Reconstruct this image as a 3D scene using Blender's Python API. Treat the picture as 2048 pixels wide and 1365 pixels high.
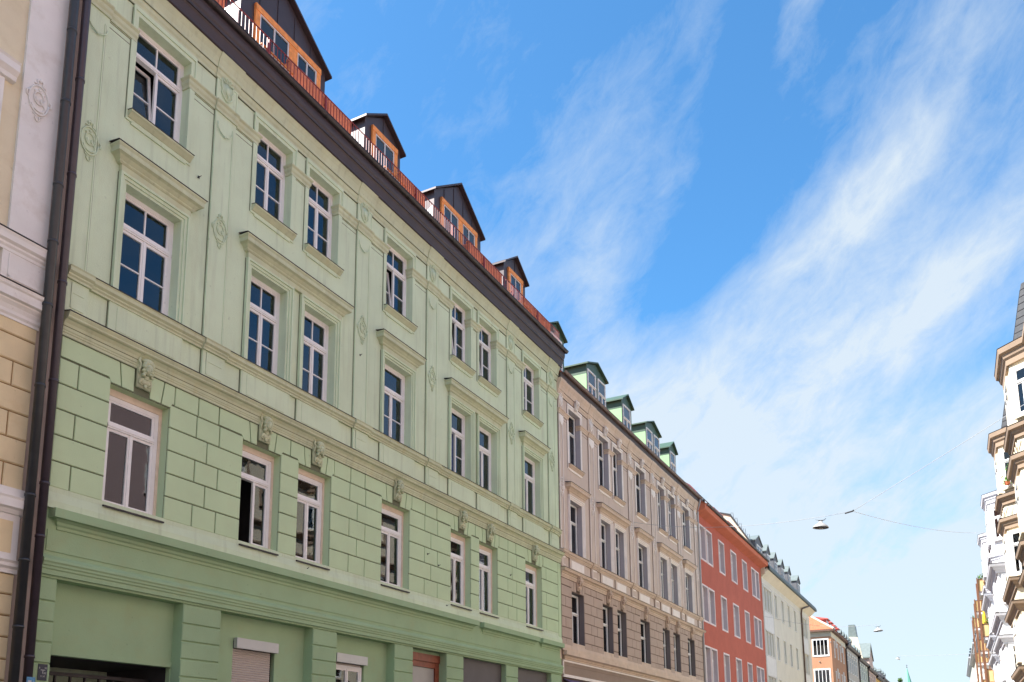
import bpy, bmesh, math, random
from math import radians, sin, cos, pi, atan2, sqrt
from mathutils import Vector, Matrix
random.seed(7)
S = bpy.context.scene
COL = S.collection
for o in list(bpy.data.objects): bpy.data.objects.remove(o)

# ------------------------------------------------------------ camera
cam = bpy.data.cameras.new('camera'); camo = bpy.data.objects.new('camera', cam); COL.objects.link(camo)
Rm = ((0.8870156, 0.0861372, 0.4536339), (0.4616773, -0.1493267, -0.8743887), (-0.0075778, 0.9850289, -0.1722227))
camo.matrix_world = Matrix(((*Rm[0], 0), (*Rm[1], 0), (*Rm[2], 1.6), (0, 0, 0, 1)))
cam.sensor_width = 36; cam.lens = 1750 / 2048 * 36; cam.shift_y = 0.2571
cam.clip_start = .1; cam.clip_end = 3000
S.camera = camo

# ------------------------------------------------------------ light
SUN_EL, SUN_AZ = 50, 234          # azimuth clockwise from +Y: behind the camera, over the left-hand roofs
sd = Vector((sin(radians(SUN_AZ)) * cos(radians(SUN_EL)), cos(radians(SUN_AZ)) * cos(radians(SUN_EL)), sin(radians(SUN_EL))))
sun = bpy.data.lights.new('sun', 'SUN'); sun.energy = 4.6; sun.angle = radians(.53); sun.color = (1, .965, .91)
suno = bpy.data.objects.new('sun', sun); COL.objects.link(suno)
suno.rotation_euler = sd.to_track_quat('Z', 'Y').to_euler(); suno.location = (-30, -30, 60)
W = bpy.data.worlds.new('World'); S.world = W; W.use_nodes = True
nt = W.node_tree; nt.nodes.clear()
def nn(t, **k):
    n = nt.nodes.new(t)
    for a, b in k.items(): setattr(n, a, b)
    return n
def mth(op, a, b=None, c=None, clamp=False):
    n = nn('ShaderNodeMath', operation=op); n.use_clamp = clamp
    for i, v in enumerate((a, b, c)):
        if v is None: continue
        if isinstance(v, (int, float)): n.inputs[i].default_value = v
        else: nt.links.new(v, n.inputs[i])
    return n.outputs[0]
sky = nn('ShaderNodeTexSky', sky_type='NISHITA'); sky.sun_disc = False
sky.sun_elevation = radians(SUN_EL); sky.sun_rotation = radians(SUN_AZ); sky.altitude = 500
sky.air_density = 1.0; sky.dust_density = .6; sky.ozone_density = 2.2
tc = nn('ShaderNodeTexCoord'); sx = nn('ShaderNodeSeparateXYZ'); nt.links.new(tc.outputs['Generated'], sx.inputs[0])
X_, Y_, Z_ = sx.outputs
az = mth('ARCTAN2', X_, Y_); el = mth('ARCSINE', mth('MINIMUM', Z_, .9999))
ca, sa = cos(radians(36)), sin(radians(36))
cl = mth('ADD', mth('MULTIPLY', az, ca), mth('MULTIPLY', el, sa)); cp = mth('SUBTRACT', mth('MULTIPLY', el, ca), mth('MULTIPLY', az, sa))
def noise(xs, ys, scale, detail, rough, dist=0., off=0.):
    cb = nn('ShaderNodeCombineXYZ')
    nt.links.new(mth('MULTIPLY_ADD', cl, xs, off), cb.inputs[0]); nt.links.new(mth('MULTIPLY', cp, ys), cb.inputs[1])
    cb.inputs[2].default_value = off
    n = nn('ShaderNodeTexNoise'); n.inputs['Scale'].default_value = scale; n.inputs['Detail'].default_value = detail
    n.inputs['Roughness'].default_value = rough; n.inputs['Distortion'].default_value = dist
    nt.links.new(cb.outputs[0], n.inputs['Vector']); return n.outputs['Fac']
n1 = noise(1.5, 3.0, 3.0, 9, .62, .35, 1.7); n2 = noise(2.4, 4.6, 6., 8, .68, .4, 5.2); n3 = noise(1.0, 1.3, 2.2, 3, .5, .2, 9.1)
def blob(a0, e0, ang, la, lb, amp):        # a soft bank of cloud at azimuth a0, elevation e0 (radians)
    c_, s_ = cos(radians(ang)), sin(radians(ang))
    da, de = mth('SUBTRACT', az, a0), mth('SUBTRACT', el, e0)
    u = mth('DIVIDE', mth('ADD', mth('MULTIPLY', da, c_), mth('MULTIPLY', de, s_)), la)
    v = mth('DIVIDE', mth('SUBTRACT', mth('MULTIPLY', de, c_), mth('MULTIPLY', da, s_)), lb)
    r = mth('ADD', mth('MULTIPLY', u, u), mth('MULTIPLY', v, v))
    return mth('MULTIPLY', mth('EXPONENT', mth('MULTIPLY', r, -1.)), amp)
banks = [(-.10, .53, 33, .13, .045, .52), (.05, .65, 40, .14, .07, .36), (-.04, .56, 30, .06, .03, .2), (-.13, .42, 24, .2, .045, .4), (.04, .475, 30, .13, .024, .42), (-.2, .35, 8, .25, .06, .3),
         (-.37, .53, 75, .13, .045, .42), (-.30, .42, 20, .1, .06, .3), (-.44, .60, 60, .12, .05, .22), (-.27, .60, 60, .05, .03, .2), (-.1, .74, 60, .10, .025, .26), (.4, .6, 30, .3, .12, .6), (-1.2, .7, 60, .4, .15, .5), (2.3, .7, 10, .6, .2, .5), (-2.6, .9, 40, .6, .2, .5), (1.2, .9, 20, .4, .2, .5), (.035, .385, 25, .07, .022, -.3), (-.02, .235, 12, .06, .014, -.3), (-.22, .60, 65, .16, .035, -.2)]
d = None
for b in banks:
    v = blob(*b); d = v if d is None else mth('ADD', d, v)
low = mth('MULTIPLY', mth('SUBTRACT', .50, el), 2.3, clamp=True)     # haze and far cloud thicken towards the horizon
low = mth('MINIMUM', low, .66)
base = mth('MULTIPLY', mth('SUBTRACT', n3, .44), .45)
dens = mth('ADD', mth('ADD', d, low), base)
mod = mth('MULTIPLY_ADD', n1, 2.6, -1.3)
mod2 = mth('MULTIPLY_ADD', n2, 2.0, -1.0)
mask = mth('ADD', dens, mth('MULTIPLY', mth('ADD', mod, mod2), mth('ADD', mth('MULTIPLY', dens, .5), .24)))
veil = mth('MULTIPLY', mth('SUBTRACT', .40, el), 1.5, clamp=True)
mask = mth('MULTIPLY', mth('ADD', mask, veil), 1.0, clamp=True)
mask = mth('POWER', mask, .95); mask = mth('MINIMUM', mask, .88)
tint = nn('ShaderNodeMix', data_type='RGBA', blend_type='MULTIPLY'); tint.inputs[0].default_value = 1
nt.links.new(sky.outputs[0], tint.inputs[6]); tint.inputs[7].default_value = (.50, .95, 1.14, 1)
mix = nn('ShaderNodeMix', data_type='RGBA'); nt.links.new(mask, mix.inputs[0]); nt.links.new(tint.outputs[2], mix.inputs[6])
mix.inputs[7].default_value = (3.05, 3.4, 3.65, 1)
bg = nn('ShaderNodeBackground'); bg.inputs[1].default_value = .086; nt.links.new(mix.outputs[2], bg.inputs[0])
wo = nn('ShaderNodeOutputWorld'); nt.links.new(bg.outputs[0], wo.inputs[0])
S.view_settings.view_transform = 'Standard'; S.view_settings.look = 'None'; S.view_settings.gamma = 1
S.view_settings.use_curve_mapping = False; S.view_settings.exposure = 1.62
S.render.engine = 'CYCLES'
S.cycles.max_bounces = 8; S.cycles.diffuse_bounces = 5; S.cycles.transparent_max_bounces = 10

# ------------------------------------------------------------ materials
MATS = {}
def mat(name, col, rough=.85, var=.08, vscale=1.6, bump=.0, bscale=60., metal=0., spec=.4, stain=0., stain_col=None, streak=False, brick=None):
    if name in MATS: return MATS[name]
    m = bpy.data.materials.new(name); m.use_nodes = True; t = m.node_tree; t.nodes.clear()
    N = t.nodes.new; L = t.links.new
    out = N('ShaderNodeOutputMaterial'); p = N('ShaderNodeBsdfPrincipled'); L(p.outputs[0], out.inputs[0])
    p.inputs['Roughness'].default_value = rough; p.inputs['Metallic'].default_value = metal
    p.inputs['Specular IOR Level'].default_value = spec
    g = N('ShaderNodeNewGeometry'); n = N('ShaderNodeTexNoise'); n.inputs['Scale'].default_value = vscale
    n.inputs['Detail'].default_value = 6; n.inputs['Roughness'].default_value = .6; L(g.outputs['Position'], n.inputs['Vector'])
    r = N('ShaderNodeValToRGB'); r.color_ramp.elements[0].position = .3; r.color_ramp.elements[1].position = .7
    r.color_ramp.elements[0].color = (*[c * (1 - var) for c in col], 1); r.color_ramp.elements[1].color = (*[min(1, c * (1 + var)) for c in col], 1)
    L(n.outputs['Fac'], r.inputs[0]); c = r.outputs[0]
    if stain:
        mp = N('ShaderNodeMapping'); mp.inputs['Scale'].default_value = (1.8, 1.8, .35) if streak else (1, 1, 1.2)
        L(g.outputs['Position'], mp.inputs[0]); n2 = N('ShaderNodeTexNoise'); n2.inputs['Scale'].default_value = 1.5
        n2.inputs['Detail'].default_value = 8; n2.inputs['Roughness'].default_value = .68; L(mp.outputs[0], n2.inputs['Vector'])
        r2 = N('ShaderNodeValToRGB'); r2.color_ramp.elements[0].position = .52; r2.color_ramp.elements[1].position = .78
        r2.color_ramp.elements[0].color = (0, 0, 0, 1); r2.color_ramp.elements[1].color = (stain,) * 3 + (1,)
        L(n2.outputs['Fac'], r2.inputs[0]); mx = N('ShaderNodeMix'); mx.data_type = 'RGBA'; L(r2.outputs[0], mx.inputs[0]); L(c, mx.inputs[6])
        mx.inputs[7].default_value = (*(stain_col or [k * .5 for k in col]), 1); c = mx.outputs[2]
    if stain:   # small spots of dirt and chipped paint
        v = N('ShaderNodeTexNoise'); v.inputs['Scale'].default_value = 9.; v.inputs['Detail'].default_value = 3; L(g.outputs['Position'], v.inputs['Vector'])
        r3 = N('ShaderNodeValToRGB'); r3.color_ramp.elements[0].position = .70; r3.color_ramp.elements[1].position = .76
        r3.color_ramp.elements[0].color = (0, 0, 0, 1); r3.color_ramp.elements[1].color = (.45,) * 3 + (1,)
        L(v.outputs['Fac'], r3.inputs[0]); mx = N('ShaderNodeMix'); mx.data_type = 'RGBA'; L(r3.outputs[0], mx.inputs[0]); L(c, mx.inputs[6])
        mx.inputs[7].default_value = (*[k * .55 for k in col], 1); c = mx.outputs[2]
    if streak:   # thin rain streaks
        mp = N('ShaderNodeMapping'); mp.inputs['Scale'].default_value = (7, 7, .45); L(g.outputs['Position'], mp.inputs[0])
        v = N('ShaderNodeTexNoise'); v.inputs['Scale'].default_value = 1.; v.inputs['Detail'].default_value = 5; L(mp.outputs[0], v.inputs['Vector'])
        r3 = N('ShaderNodeValToRGB'); r3.color_ramp.elements[0].position = .55; r3.color_ramp.elements[1].position = .8
        r3.color_ramp.elements[0].color = (0, 0, 0, 1); r3.color_ramp.elements[1].color = (.5,) * 3 + (1,)
        L(v.outputs['Fac'], r3.inputs[0]); mx = N('ShaderNodeMix'); mx.data_type = 'RGBA'; L(r3.outputs[0], mx.inputs[0]); L(c, mx.inputs[6])
        mx.inputs[7].default_value = (*[k * .62 for k in col], 1); c = mx.outputs[2]
    L(c, p.inputs['Base Color'])
    if bump:
        b = N('ShaderNodeBump'); b.inputs['Strength'].default_value = bump; b.inputs['Distance'].default_value = .01
        n4 = N('ShaderNodeTexNoise'); n4.inputs['Scale'].default_value = bscale; n4.inputs['Detail'].default_value = 4
        L(g.outputs['Position'], n4.inputs['Vector']); L(n4.outputs['Fac'], b.inputs['Height']); L(b.outputs[0], p.inputs['Normal'])
    MATS[name] = m; return m
def glass_mat(name, tint=(.35, .4, .45), refl=1.6):
    m = bpy.data.materials.new(name); m.use_nodes = True; t = m.node_tree; t.nodes.clear(); N = t.nodes.new; L = t.links.new
    out = N('ShaderNodeOutputMaterial'); mx = N('ShaderNodeMixShader'); tr = N('ShaderNodeBsdfTransparent'); gl = N('ShaderNodeBsdfGlossy')
    tr.inputs[0].default_value = (*tint, 1); gl.inputs['Roughness'].default_value = .015; gl.inputs[0].default_value = (.9, .95, 1, 1)
    f = N('ShaderNodeFresnel'); f.inputs[0].default_value = refl
    b = N('ShaderNodeBump'); b.inputs['Strength'].default_value = .035; b.inputs['Distance'].default_value = .02
    n = N('ShaderNodeTexNoise'); n.inputs['Scale'].default_value = 2.2; g = N('ShaderNodeNewGeometry'); L(g.outputs['Position'], n.inputs['Vector'])
    L(n.outputs['Fac'], b.inputs['Height']); L(b.outputs[0], gl.inputs['Normal'])
    L(f.outputs[0], mx.inputs[0]); L(tr.outputs[0], mx.inputs[1]); L(gl.outputs[0], mx.inputs[2]); L(mx.outputs[0], out.inputs[0])
    MATS[name] = m; return m
GLASS = glass_mat('window_glass', (.80, .85, .88), 1.75)
GLASS_DARK = glass_mat('dark_glass', (.3, .33, .36), 1.7)
GLASS_FAR = glass_mat('far_blue_glass', (.25, .32, .4), 2.6)
G_UP = mat('green_stucco', (.58, .68, .475), .9, .07, .7, .45, 38, stain=.45, stain_col=(.48, .50, .33), streak=True)
G_MID = mat('green_ashlar_paint', (.50, .63, .385), .9, .05, .9, .35, 50, stain=.25, stain_col=(.49, .50, .30))
G_LOW = mat('green_socle_paint', (.315, .445, .255), .85, .07, .8, .3, 40, stain=.35, stain_col=(.37, .37, .19))
G_COR = mat('green_cornice_paint', (.52, .56, .37), .88, .1, 1.4, .3, 50, stain=.5, stain_col=(.52, .47, .22), streak=True)
JOINT = mat('green_joint', (.145, .16, .10), .95, .1)  # block joints, and the thin strips that paint shade and dirt lines
P_UP = mat('beige_stucco', (.60, .49, .41), .9, .05, 1., .35, 45, stain=.3, stain_col=(.58, .42, .32), streak=True)
P_MID = mat('brown_ashlar_paint', (.46, .355, .285), .9, .06, .9, .3, 45, stain=.3, stain_col=(.42, .26, .17))
P_COR = mat('ochre_cornice_paint', (.62, .485, .37), .88, .1, 1.2, .3, 50, stain=.4, stain_col=(.62, .40, .24), streak=True)
P_TRIM = mat('white_trim_stucco', (.84, .77, .70), .85, .08, 2., .2, 60)
P_LOW = mat('brown_socle_paint', (.30, .225, .17), .85, .08, 1., .2, 50)
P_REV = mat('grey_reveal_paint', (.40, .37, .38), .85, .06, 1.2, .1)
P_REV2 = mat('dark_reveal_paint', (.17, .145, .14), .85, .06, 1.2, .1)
DIRTW = mat('flashing_metal', (.05, .045, .045), .55, .2, 4, metal=.3)
FRAME = mat('white_window_frame', (.78, .77, .75), .5, .05, 3, spec=.5, stain=.15, stain_col=(.55, .5, .42))
FRAME_OLD = mat('old_white_frame', (.70, .68, .63), .6, .08, 3, stain=.3, stain_col=(.5, .42, .3))
PEACH = mat('bare_plaster_lining', (.74, .61, .48), .9, .1, 3, stain=.4, stain_col=(.45, .33, .2))
ROOM = mat('room_interior', (.035, .033, .035), .9, .3, 1)
CURT = mat('curtain_cloth', (.62, .62, .64), .9, .06, 5)
CURT_B = mat('blue_curtain_cloth', (.15, .2, .35), .9, .3, 14)
BROWN = mat('dark_brown_eave_paint', (.052, .036, .036), .5, .15, 2, .1, 30, spec=.5)
GUTTER = mat('brown_gutter_metal', (.045, .036, .036), .38, .2, 2, metal=.35, spec=.6)
COPPER = mat('weathered_copper', (.19, .14, .12), .5, .25, 1.6, metal=.4, spec=.5, stain=.5, stain_col=(.28, .13, .1))
PIPE_G = mat('dark_green_pipe_paint', (.028, .030, .031), .35, .2, 5, spec=.6, stain=.2, stain_col=(.09, .1, .1))
PIPE_B = mat('dark_plum_pipe_paint', (.05, .037, .045), .35, .15, 5, spec=.6)
DORM = mat('anthracite_sheet_metal', (.068, .05, .052), .45, .12, 2, metal=.3, spec=.5)
WOOD = mat('orange_larch_wood', (.80, .30, .075), .6, .25, 7, .2, 80, spec=.4)
PLANK = mat('red_brown_boards', (.80, .27, .13), .65, .22, 5, .2, 80)
RAIL = mat('red_railing_paint', (.24, .03, .025), .45, .2, 5, spec=.5)
WHITE = mat('sunlit_cheek_white', (.6, .6, .6), .6, .04)
TILE = mat('clay_roof_tile', (.42, .12, .055), .8, .35, 9, .6, 30)
SLATE = mat('dark_slate_roof', (.035, .035, .038), .6, .3, 6, .3, 20)
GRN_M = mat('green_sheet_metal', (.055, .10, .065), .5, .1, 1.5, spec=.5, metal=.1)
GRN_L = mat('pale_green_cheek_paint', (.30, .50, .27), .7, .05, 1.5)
RED = mat('red_stucco', (.48, .125, .08), .92, .08, .8, .5, 30, stain=.35, stain_col=(.33, .085, .05))
RED_S = mat('orange_red_soffit_paint', (.58, .17, .09), .85, .1, 1.2, .2)
LAV = mat('pale_mauve_reveal_paint', (.56, .47, .48), .85, .05, 2)
TRIMP = mat('pinkish_white_surround', (.78, .68, .64), .8, .05, 2)
CREAM = mat('cream_stucco', (.70, .67, .57), .92, .05, .6, .3, 40, stain=.35, stain_col=(.46, .43, .36), streak=True)
CREAM_S = mat('cream_soffit_paint', (.78, .70, .54), .9, .06, .8, .2, stain=.3, stain_col=(.55, .46, .3))
CREAM_T = mat('pale_grey_trim', (.72, .71, .68), .85, .05, 2)
ORANGE = mat('apricot_stucco', (.46, .235, .135), .92, .09, .7, .4, 30, stain=.4, stain_col=(.40, .19, .10))
ZINC = mat('pale_zinc_sheet', (.20, .23, .215), .45, .12, 2, metal=.3)
DGREY = mat('dark_grey_cheek_sheet', (.12, .12, .13), .6, .1, 3)
REDM = mat('red_sheet_metal', (.55, .11, .09), .5, .15, 2)
L_YEL = mat('yellow_ashlar_paint', (.72, .60, .365), .9, .08, 1.5, .35, 50, stain=.45, stain_col=(.55, .40, .20))
L_WHT = mat('white_stucco', (.76, .74, .69), .88, .05, 1.5, .25, 60, stain=.4, stain_col=(.45, .36, .26))
L_CRM = mat('pale_yellow_stucco', (.70, .62, .43), .9, .06, 1.2, .25, 50, stain=.35, stain_col=(.5, .39, .22))
L_STRIP = mat('grey_pink_stucco', (.42, .34, .29), .9, .1, 1.5, .4, 50, stain=.5, stain_col=(.25, .2, .16), streak=True)
GREYP = mat('grey_fascia_board', (.095, .085, .085), .6, .1, 1.5)
SHUT = mat('roller_shutter_slats', (.48, .42, .36), .6, .05)
ALU = mat('grey_aluminium', (.42, .43, .43), .4, .05, metal=.3)
BWOOD = mat('brown_shop_frame_wood', (.22, .06, .03), .5, .25, 6)
MILK = mat('frosted_pane', (.32, .31, .29), .3, .1, 1)
PURP = mat('purple_awning_cloth', (.13, .09, .17), .8, .1)
R_CRM = mat('pale_cream_stucco', (.68, .60, .46), .9, .05, .8, .3, 40, stain=.25, stain_col=(.6, .48, .32))
R_COR = mat('sandstone_cornice', (.34, .245, .175), .9, .08, 1.5, .3, 40, stain=.3, stain_col=(.25, .17, .12))
R_WHT = mat('bright_white_stucco', (.82, .82, .83), .9, .03, 1)
R_WCR = mat('grey_white_cornice', (.60, .60, .63), .9, .05, 1)
BALC = mat('ochre_balcony_panel', (.66, .46, .22), .7, .12, 3)
RUST = mat('brown_steel_post', (.17, .075, .04), .5, .2, 4)
GSTONE = mat('grey_stone_facade', (.48, .46, .40), .9, .2, 1.2, .5, 14)
LEAF = mat('leaf_green', (.07, .14, .025), .6, .35, 3)
LEAF2 = mat('bright_leaf_green', (.11, .24, .03), .6, .35, 8)
BARK = mat('tree_bark', (.09, .06, .04), .9, .2, 8, .5)
COPG = mat('green_copper_patina', (.16, .40, .29), .6, .2, .6)
ASPH = mat('asphalt', (.055, .055, .055), .9, .2, 4, .4, 200)
PAVE = mat('pavement_slabs', (.22, .21, .195), .9, .12, 1.5, .3, 60)
GRND = mat('city_ground', (.13, .125, .11), .95, .2, .3)
LAMP = mat('lamp_enamel', (.33, .33, .32), .35, .06, 6, spec=.6)
LAMP_IN = mat('lamp_reflector_grey', (.05, .05, .055), .4, .1)
WIRE = mat('steel_wire', (.42, .44, .47), .5, .1, metal=.5)
SIGNB = mat('dark_blue_sign_enamel', (.012, .022, .04), .35, .05)
SIGNW = mat('white_sign_print', (.5, .52, .5), .6, .02)
BLUE = mat('blue_sign', (.01, .16, .5), .4, .05)
YEL = mat('yellow_parasol_cloth', (.75, .48, .03), .8, .1)
STICK = mat('sticker_blue', (.08, .25, .42), .5, .5, 60)
REFLP = mat('dusty_pink_stucco', (.42, .30, .29), .9, .06, 1)
YELF = mat('egg_yellow_stucco', (.66, .42, .09), .9, .06, 1)
GPALE = mat('pale_sage_stucco', (.42, .50, .42), .9, .06, 1)
PKPAL = mat('faded_pink_stucco', (.55, .42, .37), .9, .06, 1)
BGREY = mat('pale_greige_stucco', (.52, .47, .41), .9, .06, 1)

# ------------------------------------------------------------ mesh helpers: local axes are u (along the street), o (out of the wall), z
class MB:
    def __init__(s): s.v = []; s.f = []; s.m = []
    def quad(s, pts, m=0):
        i = len(s.v); s.v += [tuple(p) for p in pts]; s.f.append(tuple(range(i, i + len(pts)))); s.m.append(m)
    def box(s, u0, u1, o0, o1, z0, z1, m=0):
        i = len(s.v); s.v += [(u, o, z) for z in (z0, z1) for o in (o0, o1) for u in (u0, u1)]
        for f in ((0, 1, 3, 2), (4, 6, 7, 5), (0, 4, 5, 1), (2, 3, 7, 6), (0, 2, 6, 4), (1, 5, 7, 3)):
            s.f.append(tuple(i + k for k in f)); s.m.append(m)
    def frust(s, u0, u1, o0, o1, z0, z1, c=.012, m=0):      # a block with chamfered front edges
        i = len(s.v); s.v += [(u0, o0, z0), (u1, o0, z0), (u1, o0, z1), (u0, o0, z1), (u0, o1 - c, z0), (u1, o1 - c, z0), (u1, o1 - c, z1), (u0, o1 - c, z1),
                              (u0 + c, o1, z0 + c), (u1 - c, o1, z0 + c), (u1 - c, o1, z1 - c), (u0 + c, o1, z1 - c)]
        for a in (0, 4):
            for k in range(4): s.f.append((i + a + k, i + a + (k + 1) % 4, i + a + 4 + (k + 1) % 4, i + a + 4 + k)); s.m.append(m)
        s.f.append((i + 8, i + 9, i + 10, i + 11)); s.m.append(m)
    def poly(s, pts, o0, o1, m=0):                         # (u,z) outline extruded in o
        i = len(s.v); n = len(pts); s.v += [(u, o0, z) for u, z in pts] + [(u, o1, z) for u, z in pts]
        s.f.append(tuple(range(i, i + n))); s.f.append(tuple(range(i + n, i + 2 * n))); s.m += [m, m]
        for k in range(n): s.f.append((i + k, i + (k + 1) % n, i + n + (k + 1) % n, i + n + k)); s.m.append(m)
    def plan(s, pts, z0, z1, m=0):                         # (u,o) outline extruded in z
        i = len(s.v); n = len(pts); s.v += [(u, o, z0) for u, o in pts] + [(u, o, z1) for u, o in pts]
        s.f.append(tuple(range(i, i + n))); s.f.append(tuple(range(i + n, i + 2 * n))); s.m += [m, m]
        for k in range(n): s.f.append((i + k, i + (k + 1) % n, i + n + (k + 1) % n, i + n + k)); s.m.append(m)
    def prof(s, u0, u1, pts, m=0):                         # (o,z) profile extruded along u
        i = len(s.v); n = len(pts); s.v += [(u0, o, z) for o, z in pts] + [(u1, o, z) for o, z in pts]
        s.f.append(tuple(range(i, i + n))); s.f.append(tuple(range(i + n, i + 2 * n))); s.m += [m, m]
        for k in range(n): s.f.append((i + k, i + (k + 1) % n, i + n + (k + 1) % n, i + n + k)); s.m.append(m)
    def sweep(s, path, pts, m=0):                          # profile (out,z) swept with mitres along a plan path (u,o); out is to the +o side
        n = len(path); rings = []
        nrm = []
        for k in range(n - 1):
            du, do = path[k + 1][0] - path[k][0], path[k + 1][1] - path[k][1]; l = math.hypot(du, do); nrm.append((-do / l, du / l))
        for k in range(n):
            a = nrm[max(0, k - 1)]; b = nrm[min(n - 2, k)]; mx, my = a[0] + b[0], a[1] + b[1]; d2 = (mx * mx + my * my) / 2
            mx, my = mx / d2, my / d2
            rings.append([(path[k][0] + mx * p, path[k][1] + my * p, z) for p, z in pts])
        i = len(s.v); q = len(pts)
        for r in rings: s.v += r
        for k in range(n - 1):
            for j in range(q):
                a = i + k * q; s.f.append((a + j, a + (j + 1) % q, a + q + (j + 1) % q, a + q + j)); s.m.append(m)
        s.f.append(tuple(i + j for j in range(q))); s.f.append(tuple(i + (n - 1) * q + j for j in range(q))); s.m += [m, m]
    def tube(s, path, r, n=8, m=0, caps=True, flat=1.):
        P = [Vector(p) for p in path]; i0 = len(s.v)
        for k, p in enumerate(P):
            t = (P[min(k + 1, len(P) - 1)] - P[max(k - 1, 0)]).normalized()
            ref = Vector((0, 1, 0)) if abs(t.y) < .9 else Vector((1, 0, 0))
            a = t.cross(ref).normalized(); b = a.cross(t)
            rr = r[k] if isinstance(r, (list, tuple)) else r
            for j in range(n):
                q = p + a * (cos(2 * pi * j / n) * rr) + b * (sin(2 * pi * j / n) * rr * flat); s.v.append(tuple(q))
        for k in range(len(P) - 1):
            for j in range(n):
                s.f.append((i0 + k * n + j, i0 + k * n + (j + 1) % n, i0 + (k + 1) * n + (j + 1) % n, i0 + (k + 1) * n + j)); s.m.append(m)
        if caps: s.f.append(tuple(i0 + j for j in range(n))); s.f.append(tuple(i0 + (len(P) - 1) * n + j for j in range(n))); s.m += [m, m]
    def ball(s, c, r, n=8, k=6, m=0, fn=None):
        i = len(s.v); r = r if isinstance(r, (tuple, list)) else (r, r, r)
        for a in range(k + 1):
            th = pi * a / k
            for b in range(n):
                ph = 2 * pi * b / n; p = (sin(th) * cos(ph), sin(th) * sin(ph), cos(th))
                if fn: p = fn(p)
                s.v.append((c[0] + p[0] * r[0], c[1] + p[1] * r[1], c[2] + p[2] * r[2]))
        for a in range(k):
            for b in range(n): s.f.append((i + a * n + b, i + a * n + (b + 1) % n, i + (a + 1) * n + (b + 1) % n, i + (a + 1) * n + b)); s.m.append(m)
    def lathe(s, pts, c=(0, 0, 0), n=20, m=0):
        i = len(s.v)
        for r, z in pts:
            for j in range(n): s.v.append((c[0] + r * cos(2 * pi * j / n), c[1] + r * sin(2 * pi * j / n), c[2] + z))
        for k in range(len(pts) - 1):
            for j in range(n): s.f.append((i + k * n + j, i + k * n + (j + 1) % n, i + (k + 1) * n + (j + 1) % n, i + (k + 1) * n + j)); s.m.append(m)
    def mesh(s, name, mats, conv=None, smooth=False, recalc=True):
        me = bpy.data.meshes.new(name); me.from_pydata([conv(p) if conv else p for p in s.v], [], s.f)
        for mt in (mats if isinstance(mats, (list, tuple)) else [mats]): me.materials.append(mt)
        me.polygons.foreach_set('material_index', s.m)
        if smooth: me.polygons.foreach_set('use_smooth', [True] * len(me.polygons))
        if recalc:
            b = bmesh.new(); b.from_mesh(me); bmesh.ops.recalc_face_normals(b, faces=b.faces); b.to_mesh(me); b.free()
        me.update(); return me
def link(name, me, parent=None, loc=(0, 0, 0), rot=None):
    o = bpy.data.objects.new(name, me); COL.objects.link(o); o.location = loc
    if rot: o.rotation_euler = rot
    if parent: o.parent = parent
    return o
def tag(o, label=None, cat=None, group=None, kind=None):
    if label: o['label'] = label
    if cat: o['category'] = cat
    if group: o['group'] = group
    if kind: o['kind'] = kind
    return o
class House:
    """a building: an Empty at the foot of its street wall; side +1 faces right (+X), side -1 faces left."""
    def __init__(s, name, label, x, y0, side=1, skew=0., cat='building', group=None, yaw=None):
        s.y0 = y0; s.s = side; s.e = bpy.data.objects.new(name, None); COL.objects.link(s.e)
        s.e.location = (x, y0, 0); s.e.rotation_euler = (0, 0, (radians(90) * side + skew) if yaw is None else yaw); tag(s.e, label, cat, group)
    def cv(s, p): return (s.s * (p[0] - s.y0), -p[1], p[2])
    def part(s, name, mb, mats, parent=None, smooth=False, recalc=True):
        return link(name, mb.mesh(name, mats, s.cv, smooth, recalc), parent or s.e)
    def put(s, name, me, u, o, z, parent=None, rot=None, flip=False):
        r = link(name, me, parent or s.e, s.cv((u, o, z)), rot); 
        if flip: r.scale = (-1, 1, 1)
        return r
def local(mb, name, mats, smooth=False):   # template mesh centred on its own origin, x along u, -y outwards
    return mb.mesh(name, mats, lambda p: (p[0], -p[1], p[2]), smooth)

# wall with openings: list of (u0,u1,z0,z1); reveals depth d, dark room behind
def wall_mb(u0, u1, z0, z1, ops, o=0., d=.22, m=0, mrev=None, room=1, deep=1.3):
    w = MB(); us = sorted({u0, u1, *[a for q in ops for a in q[:2]]}); zs = sorted({z0, z1, *[a for q in ops for a in q[2:4]]})
    mrev = m if mrev is None else mrev
    us = [u for u in us if u0 <= u <= u1]; zs = [z for z in zs if z0 <= z <= z1]
    for i in range(len(zs) - 1):
        run = None
        for j in range(len(us)):
            solid = j < len(us) - 1 and not any(q[0] < (us[j] + us[j + 1]) / 2 < q[1] and q[2] < (zs[i] + zs[i + 1]) / 2 < q[3] for q in ops)
            if solid and run is None: run = us[j]
            if not solid and run is not None: w.quad([(run, o, zs[i]), (us[j], o, zs[i]), (us[j], o, zs[i + 1]), (run, o, zs[i + 1])], m); run = None
    for a, b, c, e in [q[:4] for q in ops]:
        for dd0, dd1, mm in ((0, d, mrev), (d, deep, room)):
            w.quad([(a, o - dd0, c), (a, o - dd1, c), (a, o - dd1, e), (a, o - dd0, e)], mm); w.quad([(b, o - dd0, c), (b, o - dd0, e), (b, o - dd1, e), (b, o - dd1, c)], mm)
            w.quad([(a, o - dd0, e), (a, o - dd1, e), (b, o - dd1, e), (b, o - dd0, e)], mm); w.quad([(a, o - dd0, c), (b, o - dd0, c), (b, o - dd1, c), (a, o - dd1, c)], mm)
        w.quad([(a, o - deep, c), (b, o - deep, c), (b, o - deep, e), (a, o - deep, e)], room)
    return w

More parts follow.
